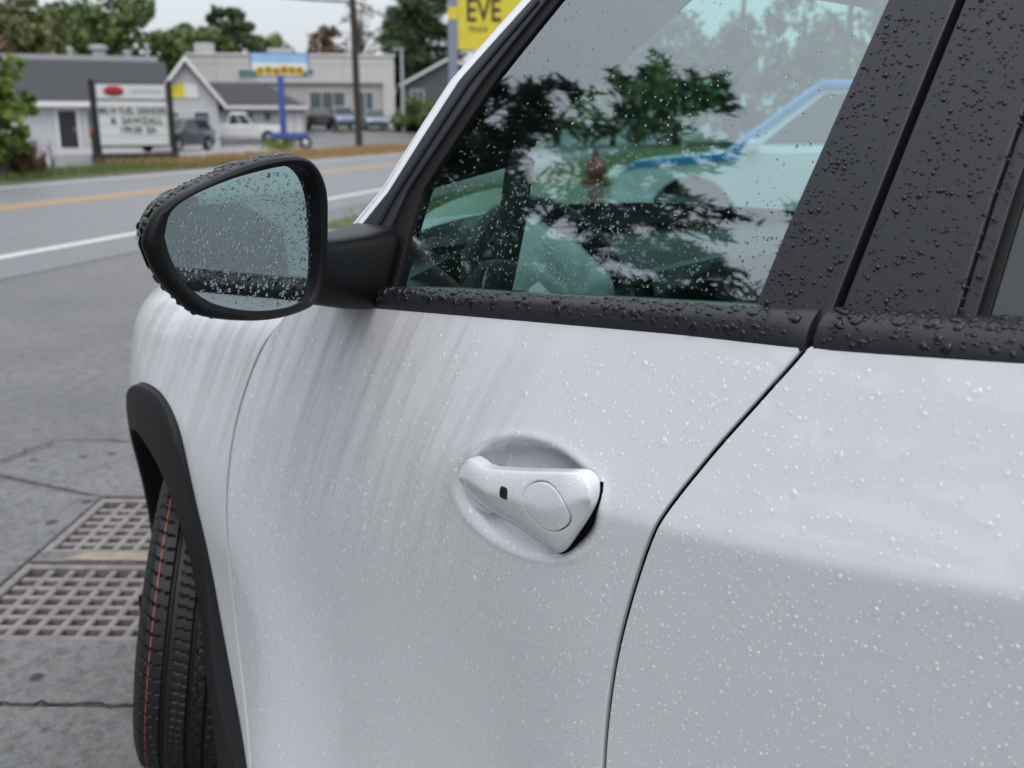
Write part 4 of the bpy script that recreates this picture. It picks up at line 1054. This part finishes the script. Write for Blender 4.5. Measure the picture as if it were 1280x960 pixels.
blades('grass', 'dry tan grass along the far side of the road', 'blade_dry', road_band(27, 54, 16.5, 19.8), 9000, .32, 2)
blades('grass', 'mown grass strip in front of the white building', 'blade_green', road_band(62, 100, 17.6, 21), 3500, .2, 3)
blades('grass', 'grass field beyond the passenger side of the car', 'blade_green', road_band(11.5, 45, -10, 5.7), 14000, .16, 4)
blades('weeds', 'tuft of green weeds at the foot of the blue sign post', 'leaf_bright', lambda n: np.array(spot(32.3, 56.5))[:2]+RNG.normal(0, .5, (n, 2)), 260, .7, 5)
blades('weeds', 'rusty tall weeds below the roadside shrub', 'leaf_rust', lambda n: np.array(spot(19.3, 28.5))[:2]+RNG.normal(0, .28, (n, 2)), 420, .85, 6)

# trees seen beyond the buildings
broadleaf('broad green tree behind the left end of the dark-roofed shop', spot(20.2, 80), 10.0, 4.8, 'leaf_olive', 1, .30, low=.12, group='trees behind the shops')
broadleaf('tall green tree behind the middle of the dark-roofed shop', spot(24.6, 82), 10.8, 4.8, 'leaf_green', 2, .30, low=.10, group='trees behind the shops')
broadleaf('rust-tinted tree at the left edge behind the shop', spot(18.0, 76), 8.6, 2.6, 'leaf_rust', 3, .28, low=.1, group='trees behind the shops')
broadleaf('dark rounded tree above the shop ridge beside the tall one', spot(22.4, 90), 10.2, 4.2, 'leaf_dark', 4, .30, low=.1, group='trees behind the shops')
broadleaf('light green tree behind the chimney of the white building', spot(28.4, 106), 10.4, 4.2, 'leaf_green', 5, .34, low=.1, group='trees behind the shops')
broadleaf('dark pointed tree behind the white building', spot(30.0, 108), 13.0, 3.4, 'leaf_dark', 6, .34, low=.1, group='trees behind the shops')
broadleaf('olive tree behind the blue-framed sign', spot(31.8, 112), 10.9, 3.8, 'leaf_olive', 7, .34, low=.1, group='trees behind the shops')
broadleaf('thin rust-brown tree left of the utility pole', spot(35.0, 110), 11.2, 2.6, 'leaf_rust', 8, .30, nl=1500, low=.2, group='trees behind the shops')
broadleaf('sparse bare tree right of the utility pole', spot(36.9, 112), 14.5, 2.6, 'leaf_rust', 9, .20, nl=420, low=.3, group='trees behind the shops')
conifer('tall ragged pine behind the small grey house', spot(40.2, 98), 15.5, 5.6, 21, 'leaf_dark', tuft=.75, low=.1, dens=1.3, group='trees behind the shops')
conifer('smaller pine beside the tall ragged pine', spot(38.9, 104), 11.0, 3.2, 22, 'leaf_dark', tuft=.7, low=.1, group='trees behind the shops')
broadleaf('bright green shrub at the left edge of the road verge', spot(18.5, 27.5), 3.3, 1.05, 'leaf_bright', 31, .11, nl=2600, low=.05, name='shrub', cat='shrub')
broadleaf('clipped hedge in front of the small grey house', spot(40.0, 84), 2.4, 3.0, 'leaf_green', 32, .22, low=.0, name='hedge', cat='hedge')
# along the right side of the road, seen through the cabin
for k, (be, di, H, rx, m_, lb) in enumerate([
    (47.5, 62, 8.0, 3.6, 'leaf_green', 'green tree seen through the windscreen beyond the field'), (50.6, 66, 7.4, 3.6, 'leaf_olive', 'olive tree seen through the cabin left of the pole'),
    (54.0, 70, 8.6, 4.0, 'leaf_green', 'full green tree seen through the cabin above the silver car'), (57.0, 74, 9.0, 4.2, 'leaf_dark', 'dark tree seen through the cabin behind the pole'),
    (60.5, 70, 10.5, 4.2, 'leaf_green', 'tall green tree seen through the cabin beside the pillar'), (64.5, 64, 9.0, 4.2, 'leaf_olive', 'olive tree beyond the black door pillar'),
    (70, 60, 9.5, 4.5, 'leaf_green', 'green tree off to the right of the lot')]):
    broadleaf(lb, spot(be, di), H, rx, m_, 50+k, .30, nl=2600, low=-.08, group='trees beyond the passenger side')
# trees across the road to the left, mirrored in the glass and paint
conifer('big pine across the road, mirrored in the front of the side window', spot(-35.5, 16.5), 16.6, 5.8, 71, tuft=.27, low=.06, dens=2.6, group='pines across the road')
conifer('pine across the road ahead, mirrored at the front edge of the side window', spot(-26, 17), 13.6, 5.4, 72, tuft=.27, low=.04, dens=2.5, group='pines across the road')
conifer('low pine between the two tall ones, mirrored in the middle of the side window', spot(-46, 18.5), 12.8, 4.4, 75, tuft=.27, low=.04, dens=2.2, group='pines across the road')
conifer('pine nearer the entrance, mirrored at the rear of the side window', spot(-55, 15), 13.4, 5.4, 73, tuft=.27, low=.06, dens=2.4, group='pines across the road')
conifer('bushy pine beside the lot, mirrored in the rear door', spot(-78, 16), 11.5, 5.0, 74, tuft=.28, low=.04, dens=2.0, group='pines across the road')
for k, (be, di, H) in enumerate([(-100, 22, 9), (-118, 26, 10), (-140, 24, 9), (-165, 28, 10), (170, 30, 9), (2, 30, 8), (-44, 34, 9)]):
    broadleaf(['broad tree left of the parked car, outside the picture', 'second broad tree to the left, outside the picture', 'third broad tree behind the camera', 'fourth broad tree behind the camera', 'tree straight behind the camera', 'tree across the road ahead of the car, left of the picture', 'far tree between the two big pines'][k], spot(be, di), H, 4.6, 'leaf_green', 90+k, .30, nl=2600, low=.03, group='trees around the lot')

# ------------------------------------------------------------------ buildings: local u to the right as seen from the road, v away, w up
def frame_at(bearing, dist, turn=0, dz=0):
    p = spot(bearing, dist, dz); return p, R(-(bearing+turn))          # local +y points away from the viewer
def pbox(name, m, parent, x0, x1, y0, y1, z0, z1, ch=0):
    return MB().box(((x0+x1)/2, (y0+y1)/2, (z0+z1)/2), (x1-x0, y1-y0, z1-z0), ch=ch).build(name, m, parent)
def window(parent, x0, x1, z0, z1, y=-.02, m='pane', bars=0):
    w = MB(); t = .07
    w.box(((x0+x1)/2, y-.02, z1+t/2), (x1-x0+2*t, .08, t)); w.box(((x0+x1)/2, y-.02, z0-t/2), (x1-x0+2*t, .08, t))
    w.box((x0-t/2, y-.02, (z0+z1)/2), (t, .08, z1-z0)); w.box((x1+t/2, y-.02, (z0+z1)/2), (t, .08, z1-z0))
    for k in range(bars): w.box((x0+(x1-x0)*(k+1)/(bars+1), y-.015, (z0+z1)/2), (.06, .05, z1-z0))
    o = w.build('window', 'trim_white', parent); pbox('pane', m, o, x0, x1, y-.012, y, z0, z1); return o
def slab_roof(name, m, parent, pts_lo, pts_hi, th=.12):
    b = MB(); P = list(pts_lo)+list(pts_hi)[::-1]; n = len(P)
    b.add([(x, y, z) for x, y, z in P]+[(x, y, z-th) for x, y, z in P], [tuple(range(n)), tuple(range(n, 2*n))[::-1]]+[(i, (i+1)%n, n+(i+1)%n, n+i) for i in range(n)])
    return b.build(name, m, parent)

def shop():
    p, rz = frame_at(22.9, 63, 2); t = thing('shop_building', 'low grey shop with long dark shingle roof and a front gable behind the marquee sign', 'building', p, rz)
    # long body
    pbox('wall', 'wall_grey', t, -7.2, 4.2, 0, 7.5, -.3, 2.55)
    slab_roof('roof', 'shingle', t, [(-7.0,-.55,2.50),(4.3,-.55,2.50)], [(-6.2,3.8,5.0),(4.3,3.8,5.0)])
    slab_roof('roof', 'shingle', t, [(4.3,8.0,2.50),(-7.6,8.0,2.50)], [(4.3,3.8,5.0),(-6.2,3.8,5.0)])
    pbox('fascia', 'trim_white', t, -7.7, 4.1, -.66, -.56, 2.28, 2.56)
    # door, shop window
    d = pbox('door', 'door_dark', t, -1.75, -.80, -.05, .02, 0, 2.05); 
    for x in (-1.82, -.73): pbox('door_frame', 'trim_white', t, x-.07, x+.07, -.09, .0, 0, 2.12)
    pbox('door_frame', 'trim_white', t, -1.89, -.66, -.09, 0, 2.12, 2.26)
    pbox('handle', 'metal_grey', d, -.95, -.90, -.12, -.06, .9, 1.2)
    window(t, -.25, 1.3, .55, 2.05, m='pane_green')
    window(t, -6.3, -4.9, .9, 2.0)
    # step / loading slab
    pbox('step', 'concrete_block', t, -4.2, -.2, -3.8, -.6, -.2, .06)
    # front gable at the right end
    g = MB().prism([(3.5,-.3),(6.7,-.3),(6.7,2.6),(5.1,4.6),(3.5,2.6)], 'y', -2.6, 3.5).build('gable_wall', 'wall_grey', t)
    for s in (-1, 1):
        slab_roof('gable_roof', 'shingle', t, [(5.1+s*2.0,-3.0,2.25),(5.1+s*2.0,4.0,2.25)], [(5.1,-3.0,4.75),(5.1,4.0,4.75)])
        b = MB(); b.add([(5.1+s*2.05,-3.08,2.1),(5.1,-3.08,4.7),(5.1,-3.08,5.0),(5.1+s*2.05,-3.08,2.4),(5.1+s*2.05,-3.0,2.1),(5.1,-3.0,4.7),(5.1,-3.0,5.0),(5.1+s*2.05,-3.0,2.4)], [(0,1,2,3),(4,7,6,5),(0,4,5,1),(3,2,6,7),(0,3,7,4),(1,5,6,2)]); b.build('bargeboard', 'trim_white', t)
    pbox('gable_sign', 'yellow_board', t, 4.3, 5.0, -2.68, -2.61, 2.75, 3.5)
    pbox('gable_sign_white', 'trim_white', t, 5.0, 5.7, -2.68, -2.61, 2.75, 3.5)
    window(t, 3.9, 4.6, 1.3, 2.0, -2.62, m='pane_green'); window(t, 5.4, 6.2, 1.25, 2.0, -2.62)
    # second small gable peeking at the far left
    for s in (-1, 1):
        b = MB(); b.add([(-6.2+s*1.0,2.0,4.0),(-6.2,2.0,5.1),(-6.2,2.0,5.4),(-6.2+s*1.0,2.0,4.3),(-6.2+s*1.0,2.15,4.0),(-6.2,2.15,5.1),(-6.2,2.15,5.4),(-6.2+s*1.0,2.15,4.3)], [(0,1,2,3),(4,7,6,5),(0,4,5,1),(3,2,6,7),(0,3,7,4),(1,5,6,2)]); b.build('bargeboard', 'trim_white', t)
    # rear flat part with roof vents
    pbox('rear_wall', 'metal_grey', t, -5.6, 4.0, 8.2, 12, 0, 5.55)
    for x, r_, h in ((.5,.5,.75),(2.2,.28,.45),(-1.2,.18,.6),(3.4,.12,.9)):
        n = 14; c = lambda rr, z: [(x+rr*math.cos(2*math.pi*k/n), 9+rr*math.sin(2*math.pi*k/n), z) for k in range(n)]
        MB().loft([c(r_*.8,5.4), c(r_*.8,5.5+h*.6), c(r_*1.15,5.5+h*.62), c(r_*1.1,5.5+h*.9), c(r_*.5,5.5+h)], cap1=True).build('roof_vent', 'metal_grey', t, smooth=True)
shop()
def wing():
    p, rz = frame_at(30.8, 78, 4); t = thing('shop_wing', 'low white wing with grey hipped roof behind the white pickup', 'building', p, rz)
    pbox('wall', 'wall_grey', t, -4.6, 3.9, 0, 6, -.5, 2.15)
    e = (2.0, 3.75)
    slab_roof('roof', 'shingle', t, [(-5.0,-.6,e[0]),(4.2,-.6,e[0])], [(-5.0,3,e[1]),(.8,3,e[1])])
    slab_roof('roof', 'shingle', t, [(4.2,-.6,e[0]),(4.2,6.6,e[0])], [(.8,3,e[1]),(.8,3.01,e[1])])
    slab_roof('roof', 'shingle', t, [(4.2,6.6,e[0]),(-5.0,6.6,e[0])], [(.8,3,e[1]),(-5.0,3,e[1])])
    pbox('fascia', 'trim_white', t, -5.0, 4.2, -.72, -.61, 1.8, 2.04)
    window(t, -3.2, -2.3, .95, 1.6); window(t, -.4, .2, .95, 1.6); window(t, 1.0, 1.5, 1.0, 1.6)
    for x in (2.0, 2.6, 3.2): pbox('panel', 'trim_white', t, x, x+.5, -.05, -.01, .1, 1.75)
wing()
def dealership():
    p, rz = frame_at(33.6, 91, 4); t = thing('dealership_building', 'large flat-roofed off-white building with tall shop windows beyond the utility pole', 'building', p, rz)
    pbox('parapet', 'wall_white', t, -10.5, 7.9, 0, 22, 3.75, 5.95)
    pbox('lower_wall', 'wall_lower', t, -10.4, 6.9, .35, 21.5, -.8, 3.75)
    pbox('corner_pier', 'wall_white', t, 6.9, 7.9, 0, 1.2, -.8, 3.75)
    pbox('coping', 'trim_white', t, -10.6, 8.0, -.12, .3, 5.95, 6.12)
    for x in (-7, -3.5, 0, 3.5): pbox('joint', 'wall_lower', t, x-.03, x+.03, -.012, 0, 4.0, 5.9)
    pbox('band', 'wall_lower', t, -10.5, 7.9, -.015, 0, 5.2, 5.28)
    for x0, x1, b in ((.6,3.6,2),(4.7,6.0,1)): window(t, x0, x1, .3, 3.0, .33, m='pane', bars=b)
    window(t, -5.2, -3.8, 4.1, 4.8, -.01, m='pane_green')
    pbox('wall_light', 'steel_dark', t, .6, .95, -.25, 0, 4.6, 4.8)
    pbox('chimney', 'concrete_block', t, -9.2, -7.7, 3, 4.6, 6.0, 7.15)
    pbox('roof_unit', 'metal_grey', t, -3.2, -1.0, 5, 7, 6.0, 6.9); pbox('roof_unit', 'metal_grey', t, -5.4, -5.0, 5, 5.5, 6.0, 6.8)
dealership()
def house():
    p, rz = frame_at(41.6, 92, -8); t = thing('grey_house', 'small dark grey gabled house with white trim behind the hedge', 'house', p, rz)
    MB().prism([(-4.0,-.5),(4.0,-.5),(4.0,4.3),(0,6.2),(-4.0,4.3)], 'y', 0, 8).build('wall', 'house_siding', t)
    for s in (-1, 1):
        slab_roof('roof', 'shingle_light', t, [(s*4.5,-.4,4.0),(s*4.5,8.4,4.0)], [(0,-.4,6.35),(0,8.4,6.35)], .16)
        b = MB(); b.add([(s*4.5,-.5,3.75),(0,-.5,6.15),(0,-.5,6.38),(s*4.5,-.5,3.98),(s*4.5,-.42,3.75),(0,-.42,6.15),(0,-.42,6.38),(s*4.5,-.42,3.98)], [(0,1,2,3),(4,7,6,5),(0,4,5,1),(3,2,6,7),(0,3,7,4),(1,5,6,2)]); b.build('bargeboard', 'trim_white', t)
    window(t, -3.4, -2.4, 2.4, 3.5, -.02, bars=1); window(t, .5, 1.6, 2.4, 3.5, -.02, bars=1)
house()

# ------------------------------------------------------------------ signs and poles
def text(body, size, m, parent, loc, name='lettering', sx=1, bold=0, align='CENTER'):
    c = bpy.data.curves.new(name, 'FONT'); c.body = body; c.size = size; c.align_x = align; c.align_y = 'CENTER'; c.extrude = .004; c.offset = bold
    c.materials.append(M[m]); o = bpy.data.objects.new(name, c); COL.objects.link(o); o.parent = parent; o.location = loc
    o.rotation_euler = (R(90), 0, 0); o.scale = (sx, 1, 1)
    dg = bpy.context.evaluated_depsgraph_get(); me = bpy.data.meshes.new_from_object(o.evaluated_get(dg))     # lettering as plain mesh
    q = bpy.data.objects.new(name, me); COL.objects.link(q); q.parent = parent; q.location = loc; q.rotation_euler = (R(90), 0, 0); q.scale = (sx, 1, 1)
    bpy.data.objects.remove(o); return q
def marquee():
    p, rz = frame_at(24.9, 36.5, 1); t = thing('marquee_sign', 'black-framed marquee sign with red oval and black letters', 'sign', p, rz)
    for x in (-1.20, 1.20): pbox('post', 'sign_frame', t, x-.085, x+.085, -.1, .1, -.2, 2.72)
    f = pbox('cabinet', 'sign_frame', t, -1.10, 1.10, -.05, .14, .58, 2.62)
    pbox('header_panel', 'sign_face', t, -1.07, 1.07, -.075, -.052, 2.12, 2.58)
    pbox('letter_board', 'sign_face', t, -1.07, 1.07, -.072, -.052, .64, 2.06)
    for z in (.95, 1.28, 1.58, 1.86): pbox('letter_track', 'letter_grey', t, -1.07, 1.07, -.078, -.074, z-.008, z+.008)
    n = 32; o_ = [( -.53+.31*math.cos(2*math.pi*k/n), 2.37+.16*math.sin(2*math.pi*k/n)) for k in range(n)]
    MB().prism(o_, 'y', -.10, -.078).build('oval_emblem', 'sign_red', t)
    pbox('emblem_bar', 'letter_black', t, -.80, -.26, -.108, -.1005, 2.27, 2.34)
    text('HARDWARE', .17, 'letter_grey', t, (.45,-.082,2.36), sx=1.05)
    text('MILW FUEL GRINDER', .29, 'letter_black', t, (0,-.084,1.73), sx=.76, bold=.004)
    text('&', .29, 'letter_black', t, (-.62,-.084,1.42), sx=1.0, bold=.004); text('SAWZALL', .29, 'letter_black', t, (.28,-.084,1.42), sx=1.0, bold=.004)
    text('199.00  EA', .29, 'letter_black', t, (.12,-.084,1.12), sx=.88, bold=.004)
    pl = MB(); pl.box((0,-.05,.18), (2.75,.75,.40), ch=.02); pl.build('planter', 'sign_frame', t)
marquee()
o = thing('warning_lamp', 'small red light on a dark stand beside the marquee sign', 'lamp', spot(23.0, 37))
MB().tube([(0,0,0),(0,0,.95)], .16, 10).build('stand', 'sign_frame', o); MB().tube([(0,0,.95),(0,0,1.0),(0,0,1.18),(0,0,1.24)], [.15,.17,.15,.05], 12).build('lens', 'lamp_red', o, smooth=True)
o = thing('concrete_block', 'pale concrete block on the verge beside the marquee planter', 'block', *frame_at(21.9, 38, 1)); MB().box((0,0,.16), (1.3,.6,.42), ch=.03).build('block_body', 'concrete_block', o)

def blue_sign():
    p, rz = frame_at(32.5, 58.5, 0, -.38); t = thing('pylon_sign', 'blue-framed picture sign on a single blue post above the pickup', 'sign', p, rz)
    pbox('post', 'blue_post', t, -.17, .17, -.17, .17, -.3, 4.3, .03)
    pbox('frame', 'sign_blue', t, -1.55, 1.55, -.12, .12, 4.22, 5.48, .03)
    pbox('sky_panel', 'sky_print', t, -1.48, 1.48, -.14, -.122, 4.95, 5.42); pbox('cloud_panel', 'cloud_print', t, -1.48, 1.48, -.139, -.122, 4.28, 4.95)
    n = 18
    for k, (x, z, r_) in enumerate(((-1.05,4.52,.24),(-.62,4.56,.25),(-.2,4.50,.24),(.22,4.58,.27),(.64,4.56,.25),(1.05,4.54,.24))):
        c = lambda rr, y: [(x+rr*(1+.12*math.cos(9*2*math.pi*j/n))*math.cos(2*math.pi*j/n), y, z+rr*math.sin(2*math.pi*j/n)) for j in range(n)]
        MB().loft([c(r_, -.141), c(r_, -.150)], cap1=True).build('gold_blossom', 'gold_print', t)
        MB().loft([c(r_*.42, -.151), c(r_*.42, -.156)], cap1=True).build('dark_centre', 'brown_print', t)
    for x in (-1.33, 1.30): pbox('green_corner', 'green_print', t, x-.14, x+.14, -.146, -.141, 4.29, 4.55)
blue_sign()
def yellow_sign():
    p, rz = frame_at(43.1, 36, 0); t = thing('yellow_banner_sign', 'tall yellow board with black capital letters on a slate-blue post', 'sign', p, rz)
    pbox('post', 'slate_post', t, -.98, -.66, -.1, .1, -.3, 7.6, .02)
    pbox('board', 'yellow_board', t, -.655, 1.6, -.06, .04, 3.78, 7.4, .01)
    pbox('bracket', 'yellow_board', t, -.98, -.66, -.125, -.10, 4.75, 5.15)
    text('EVE', 1.05, 'letter_black', t, (-.38,-.075,5.02), sx=.72, bold=.012, align='LEFT')
    text('TRUCK', .24, 'letter_black', t, (-.30,-.075,4.43), sx=.85, align='LEFT')
yellow_sign()
def pole(name, label, be, di, H, r_, lean=0, arm=0, m='wood_pole'):
    t = thing(name, label, 'pole', spot(be, di)); MB().tube([(0,0,-.3),(lean*.5,0,H*.5),(lean,0,H)], [r_, r_*.85, r_*.7], 10).build('shaft', m, t, smooth=True)
    if arm:
        MB().box((lean, 0, H-1.0), (2.4, .1, .12), rz=R(30)).build('crossarm', m, t)
        for k in (-1.0, -.4, .4, 1.0): MB().tube([(lean+k*math.cos(R(30)), k*math.sin(R(30)), H-.94), (lean+k*math.cos(R(30)), k*math.sin(R(30)), H-.72)], .05, 8).build('insulator', 'metal_grey', t)
    return t
pole('utility_pole', 'dark wooden utility pole across the road before the off-white building', 36.55, 56, 10.5, .20, lean=-.12, arm=1)
pole('utility_pole', 'utility pole seen through the cabin above the silver car', 57.3, 60, 10.5, .17, arm=1)
pole('utility_pole', 'utility pole seen through the cabin next to the door pillar', 62.7, 56, 10.5, .20, arm=1)
t = pole('lamp_post', 'slim grey lamp post by the corner of the off-white building', 39.0, 82, 6.2, .16, m='metal_grey'); MB().box((0,.3,6.2), (.35,.9,.16), ch=.04).build('lamp_head', 'metal_grey', t)
def wire(label, a, b, sag):
    P = [Vector(a).lerp(Vector(b), k/24)-Vector((0,0,sag*4*(k/24)*(1-k/24))) for k in range(25)]
    o = MB().tube(P, .055, 6).build('overhead_wire', 'rubber', None, smooth=True); tag(o, label, 'wire', 'wires along the road')
pt = Vector(spot(36.45, 56)); 
wire('overhead wire running left from the utility pole', (pt.x, pt.y, 7.5), (spot(8, 44)[0], spot(8, 44)[1], 9.6), .9)
wire('overhead wire running right from the utility pole', (pt.x, pt.y, 7.6), (spot(47, 110)[0], spot(47, 110)[1], 8.2), 1.2)

# ------------------------------------------------------------------ other vehicles: x forward, y left, z up
def vehicle(name, label, cat, loc, heading, paint, kind='suv', L=4.6, W=1.85, H=1.7, group=None, stripe=None):
    t = thing(name, label, cat, loc, R(90-heading), group)
    h = L/2; zb = .28
    if kind == 'pickup': low = [(-h,.50),(-h,1.08),(-.62,1.10),(.95,1.12),(1.15,1.14),(h-.25,1.08),(h-.02,.92),(h,.45),(h-.15,zb),(-h+.1,.40)]
    elif kind == 'sedan': low = [(-h,.42),(-h+.02,.90),(-h+.35,.98),(.85,.93),(h-.3,.78),(h-.03,.62),(h,.38),(h-.15,.20),(-h+.15,.22)]
    else: low = [(-h,.45),(-h+.03,1.02),(-h+.12,1.06),(.80,1.05),(1.0,1.04),(h-.28,.94),(h-.03,.78),(h,.42),(h-.15,zb),(-h+.15,.30)]
    rings = []
    for y, k in ((-W/2,.0),(-W/2+.03,.0),(-W/2+.09,.0),(W/2-.09,0),(W/2-.03,0),(W/2,0)):
        e = {0:.94, 1:.985, 2:1.0}[min(2, int(round((W/2-abs(y))/.035)))]
        rings.append([(x*e, y, .62+(z-.62)*e) for x, z in low])
    MB().loft(rings, cap0=True, cap1=True).build('body', paint, t, smooth=True, sharp=30)
    if kind == 'pickup': b0, b1, t0, t1 = -.75, 1.05, -.55, .35
    elif kind == 'sedan': b0, b1, t0, t1 = -h+.55, .95, -h+1.25, .05
    else: b0, b1, t0, t1 = -h+.15, .98, -h+.50, .20
    z0 = {'pickup':1.09,'sedan':.93,'suv':1.04}[kind]; wb, wt = W/2-.07, W/2-.24
    c = [(b0,-wb,z0),(b1,-wb,z0),(b1,wb,z0),(b0,wb,z0),(t0,-wt,H-.05),(t1,-wt,H-.05),(t1,wt,H-.05),(t0,wt,H-.05)]
    g = MB(); g.add(c+[(t0+.12,-wt+.12,H),(t1-.12,-wt+.12,H),(t1-.12,wt-.12,H),(t0+.12,wt-.12,H)], [(0,1,5,4),(1,2,6,5),(2,3,7,6),(3,0,4,7),(4,5,9,8),(5,6,10,9),(6,7,11,10),(7,4,8,11),(8,9,10,11)]); g.build('cabin', paint, t, smooth=True, sharp=50)
    def pane(q, u0, u1, v0, v1, off=.008):
        a, b, d, e = [Vector(k) for k in q]; n = (b-a).cross(e-a).normalized()
        if n.dot((a+b+d+e)/4-Vector((0,0,1.2))) < 0: n = -n
        f = lambda u, v: (a.lerp(b, u)).lerp(e.lerp(d, u), v)
        o_ = MB(); r0 = [f(u0,v0)-n*.01, f(u1,v0)-n*.01, f(u1,v1)-n*.01, f(u0,v1)-n*.01]; r1 = [p_+n*(off+.01) for p_ in r0]
        o_.loft([r0, r1], cap0=True, cap1=True); o_.build('window', 'car_glass', t)
    for s in (0, 1):
        q = (c[0],c[1],c[5],c[4]) if s == 0 else (c[3],c[2],c[6],c[7])
        sp_ = ((.06,.47),(.51,.93)) if kind != 'suv' else ((.03,.30),(.33,.60),(.63,.95))
        for u0, u1 in sp_: pane(q, u0, u1, .10, .88)
    pane((c[1],c[2],c[6],c[5]), .05, .95, .06, .94); pane((c[0],c[3],c[7],c[4]), .06, .94, .12, .88)
    if kind == 'pickup':
        bed = MB(); bed.box((-h/2-.35, W/2-.06, 1.16), (h-.75, .10, .14)); bed.box((-h/2-.35, -W/2+.06, 1.16), (h-.75, .10, .14)); bed.box((-h+.05, 0, 1.12), (.10, W-.1, .2)); bed.build('bed_rail', paint, t)
    tw, wr = .22, .36
    for x in (-h+.85, h-.85):
        for s in (-1, 1):
            a_ = [(x+(wr+.07)*math.cos(k), W/2*s+.004*s, wr+(wr+.07)*math.sin(k)) for k in np.linspace(-.3, math.pi+.3, 20)]
            MB().add([(p_[0], p_[1]-s*.02, p_[2]) for p_ in a_]+a_, [tuple(range(20, 40))]+[(i, i+1, 21+i, 20+i) for i in range(19)]).build('wheel_opening', 'void_black', t)
            wl = empty('wheel', (x, s*(W/2-.09), wr), 0, t); n = 24
            cr = lambda y, rr: [(rr*math.cos(2*math.pi*k/n), y*s, rr*math.sin(2*math.pi*k/n)) for k in range(n)]
            MB().loft([cr(-.1,.2), cr(-.11,wr-.03), cr(-.08,wr), cr(.08,wr), cr(.11,wr-.03), cr(.112,.23)]).build('tyre', 'car_tyre', wl, smooth=True)
            MB().loft([cr(.105,.235), cr(.09,.21), cr(.10,.10), cr(.115,.05)], cap1=True).build('rim', 'alloy', wl, smooth=True)
    for s in (-1, 1):
        MB().box((h-.07, s*(W/2-.27), .78 if kind != 'sedan' else .62), (.14,.36,.14), ch=.03).build('headlight', 'lamp_clear', t)
        MB().box((-h+.05, s*(W/2-.16), .95), (.12,.22,.22), ch=.03).build('tail_light', 'lamp_red', t)
        MB().box((b1-.15, s*(W/2+.06), z0+.05), (.10,.18,.13), ch=.03).build('side_mirror', paint, t)
    MB().box((h-.02, 0, .45), (.08, W-.3, .16), ch=.02).build('front_grille', 'steel_dark', t)
    if stripe:
        b = MB(); zs = low[3][1]+.006
        for s in (-1, 1):
            b.add([(h-.35, s*(W/2-.10), .915),(.9, s*(W/2-.10), zs),(.9, s*(W/2-.30), zs+.02),(h-.35, s*(W/2-.35), .935)], [(0,1,2,3)])
        for s in (-1, 1): b.prism([(.95,1.035),(h-.30,.935),(h-.12,.86),(h-.45,.885),(.95,.955)], 'y', s*(W/2-.02), s*(W/2+.012))
        b.build('hood_stripe', stripe, t)
        for s in (-1, 1): MB().tube([(1.02,s*wb,z0+.01),(t1+.02,s*(wt+.01),H-.045),(t0,s*(wt+.01),H-.04)], .05, 6).build('roof_rail', stripe, t, smooth=True)
    return t
vehicle('pickup_truck', 'white pickup truck parked before the low shop wing', 'pickup', spot(30.3, 70), 30.3+100, 'paint_white', 'pickup', 5.4, 1.95, 1.92)
bpy.context.view_layer.update()
vehicle('parked_suv', 'dark grey station wagon parked between marquee sign and pickup', 'suv', spot(27.0, 55), 27.0+212, 'paint_charcoal', 'suv', 4.5, 1.85, 1.66)
vehicle('parked_sedan', 'black car parked leftmost at the off-white building', 'car', spot(34.4, 84), 30, 'paint_black', 'suv', 4.4, 1.8, 1.6, 'cars at the off-white building')
vehicle('parked_sedan', 'slate blue car parked in the middle at the off-white building', 'car', spot(35.7, 83), 205, 'paint_slate', 'suv', 4.5, 1.85, 1.75, 'cars at the off-white building')
vehicle('parked_sedan', 'bluish car parked right of the utility pole', 'car', spot(37.4, 83), 210, 'paint_slate', 'sedan', 4.5, 1.8, 1.5, 'cars at the off-white building')
vehicle('parked_crossover', 'silver crossover with blue hood stripe seen through the cabin', 'car', spot(62.6, 11.2), -30+0, 'paint_silver', 'suv', 4.5, 1.85, 1.70, None, 'paint_azure')
vehicle('parked_sedan', 'maroon car behind the silver crossover seen through the cabin', 'car', spot(65.0, 15.5), -30, 'paint_maroon', 'suv', 4.6, 1.85, 1.76)
def trailer():
    p, rz = frame_at(32.9, 57, 0); t = thing('utility_trailer', 'low dark utility trailer parked at the foot of the blue sign post', 'trailer', p, rz)
    MB().box((0,0,.55), (2.1,1.2,.12), ch=.02).build('bed', 'steel_dark', t); MB().box((-.1,-.6,.75), (2.0,.05,.3)).build('side_rail', 'blue_post', t); MB().tube([(-1.0,0,.5),(-1.9,0,.42)], .05).build('drawbar', 'steel_dark', t)
    for x in (-.55, .75):
        n = 20; c = lambda y, rr: [(x+rr*math.cos(2*math.pi*k/n), y, .33+rr*math.sin(2*math.pi*k/n)) for k in range(n)]
        MB().loft([c(-.62,.18), c(-.72,.30), c(-.70,.33), c(-.56,.33)], cap0=True).build('wheel', 'car_tyre', t, smooth=True); MB().loft([c(-.70,.19), c(-.725,.15), c(-.73,.05)], cap1=True).build('rim', 'alloy', t, smooth=True)
trailer()
def hydrant():
    t = thing('hydrant', 'rusty red hydrant in the field seen through the windscreen', 'hydrant', spot(49.7, 14.0))
    n = 12; c = lambda rr, z: [(rr*math.cos(2*math.pi*k/n), rr*math.sin(2*math.pi*k/n), z) for k in range(n)]
    MB().loft([c(.16,0), c(.16,.06), c(.11,.08), c(.11,.62), c(.15,.64), c(.15,.70), c(.12,.80), c(.05,.88), c(.05,.95)], cap1=True).build('barrel', 'hydrant_red', t, smooth=True)
    for a in (0, 90, 180): MB().tube([(0,0,.5),(.2*math.cos(R(a)),.2*math.sin(R(a)),.5)], [.07,.07], 10).build('nozzle', 'hydrant_red', t)
hydrant()
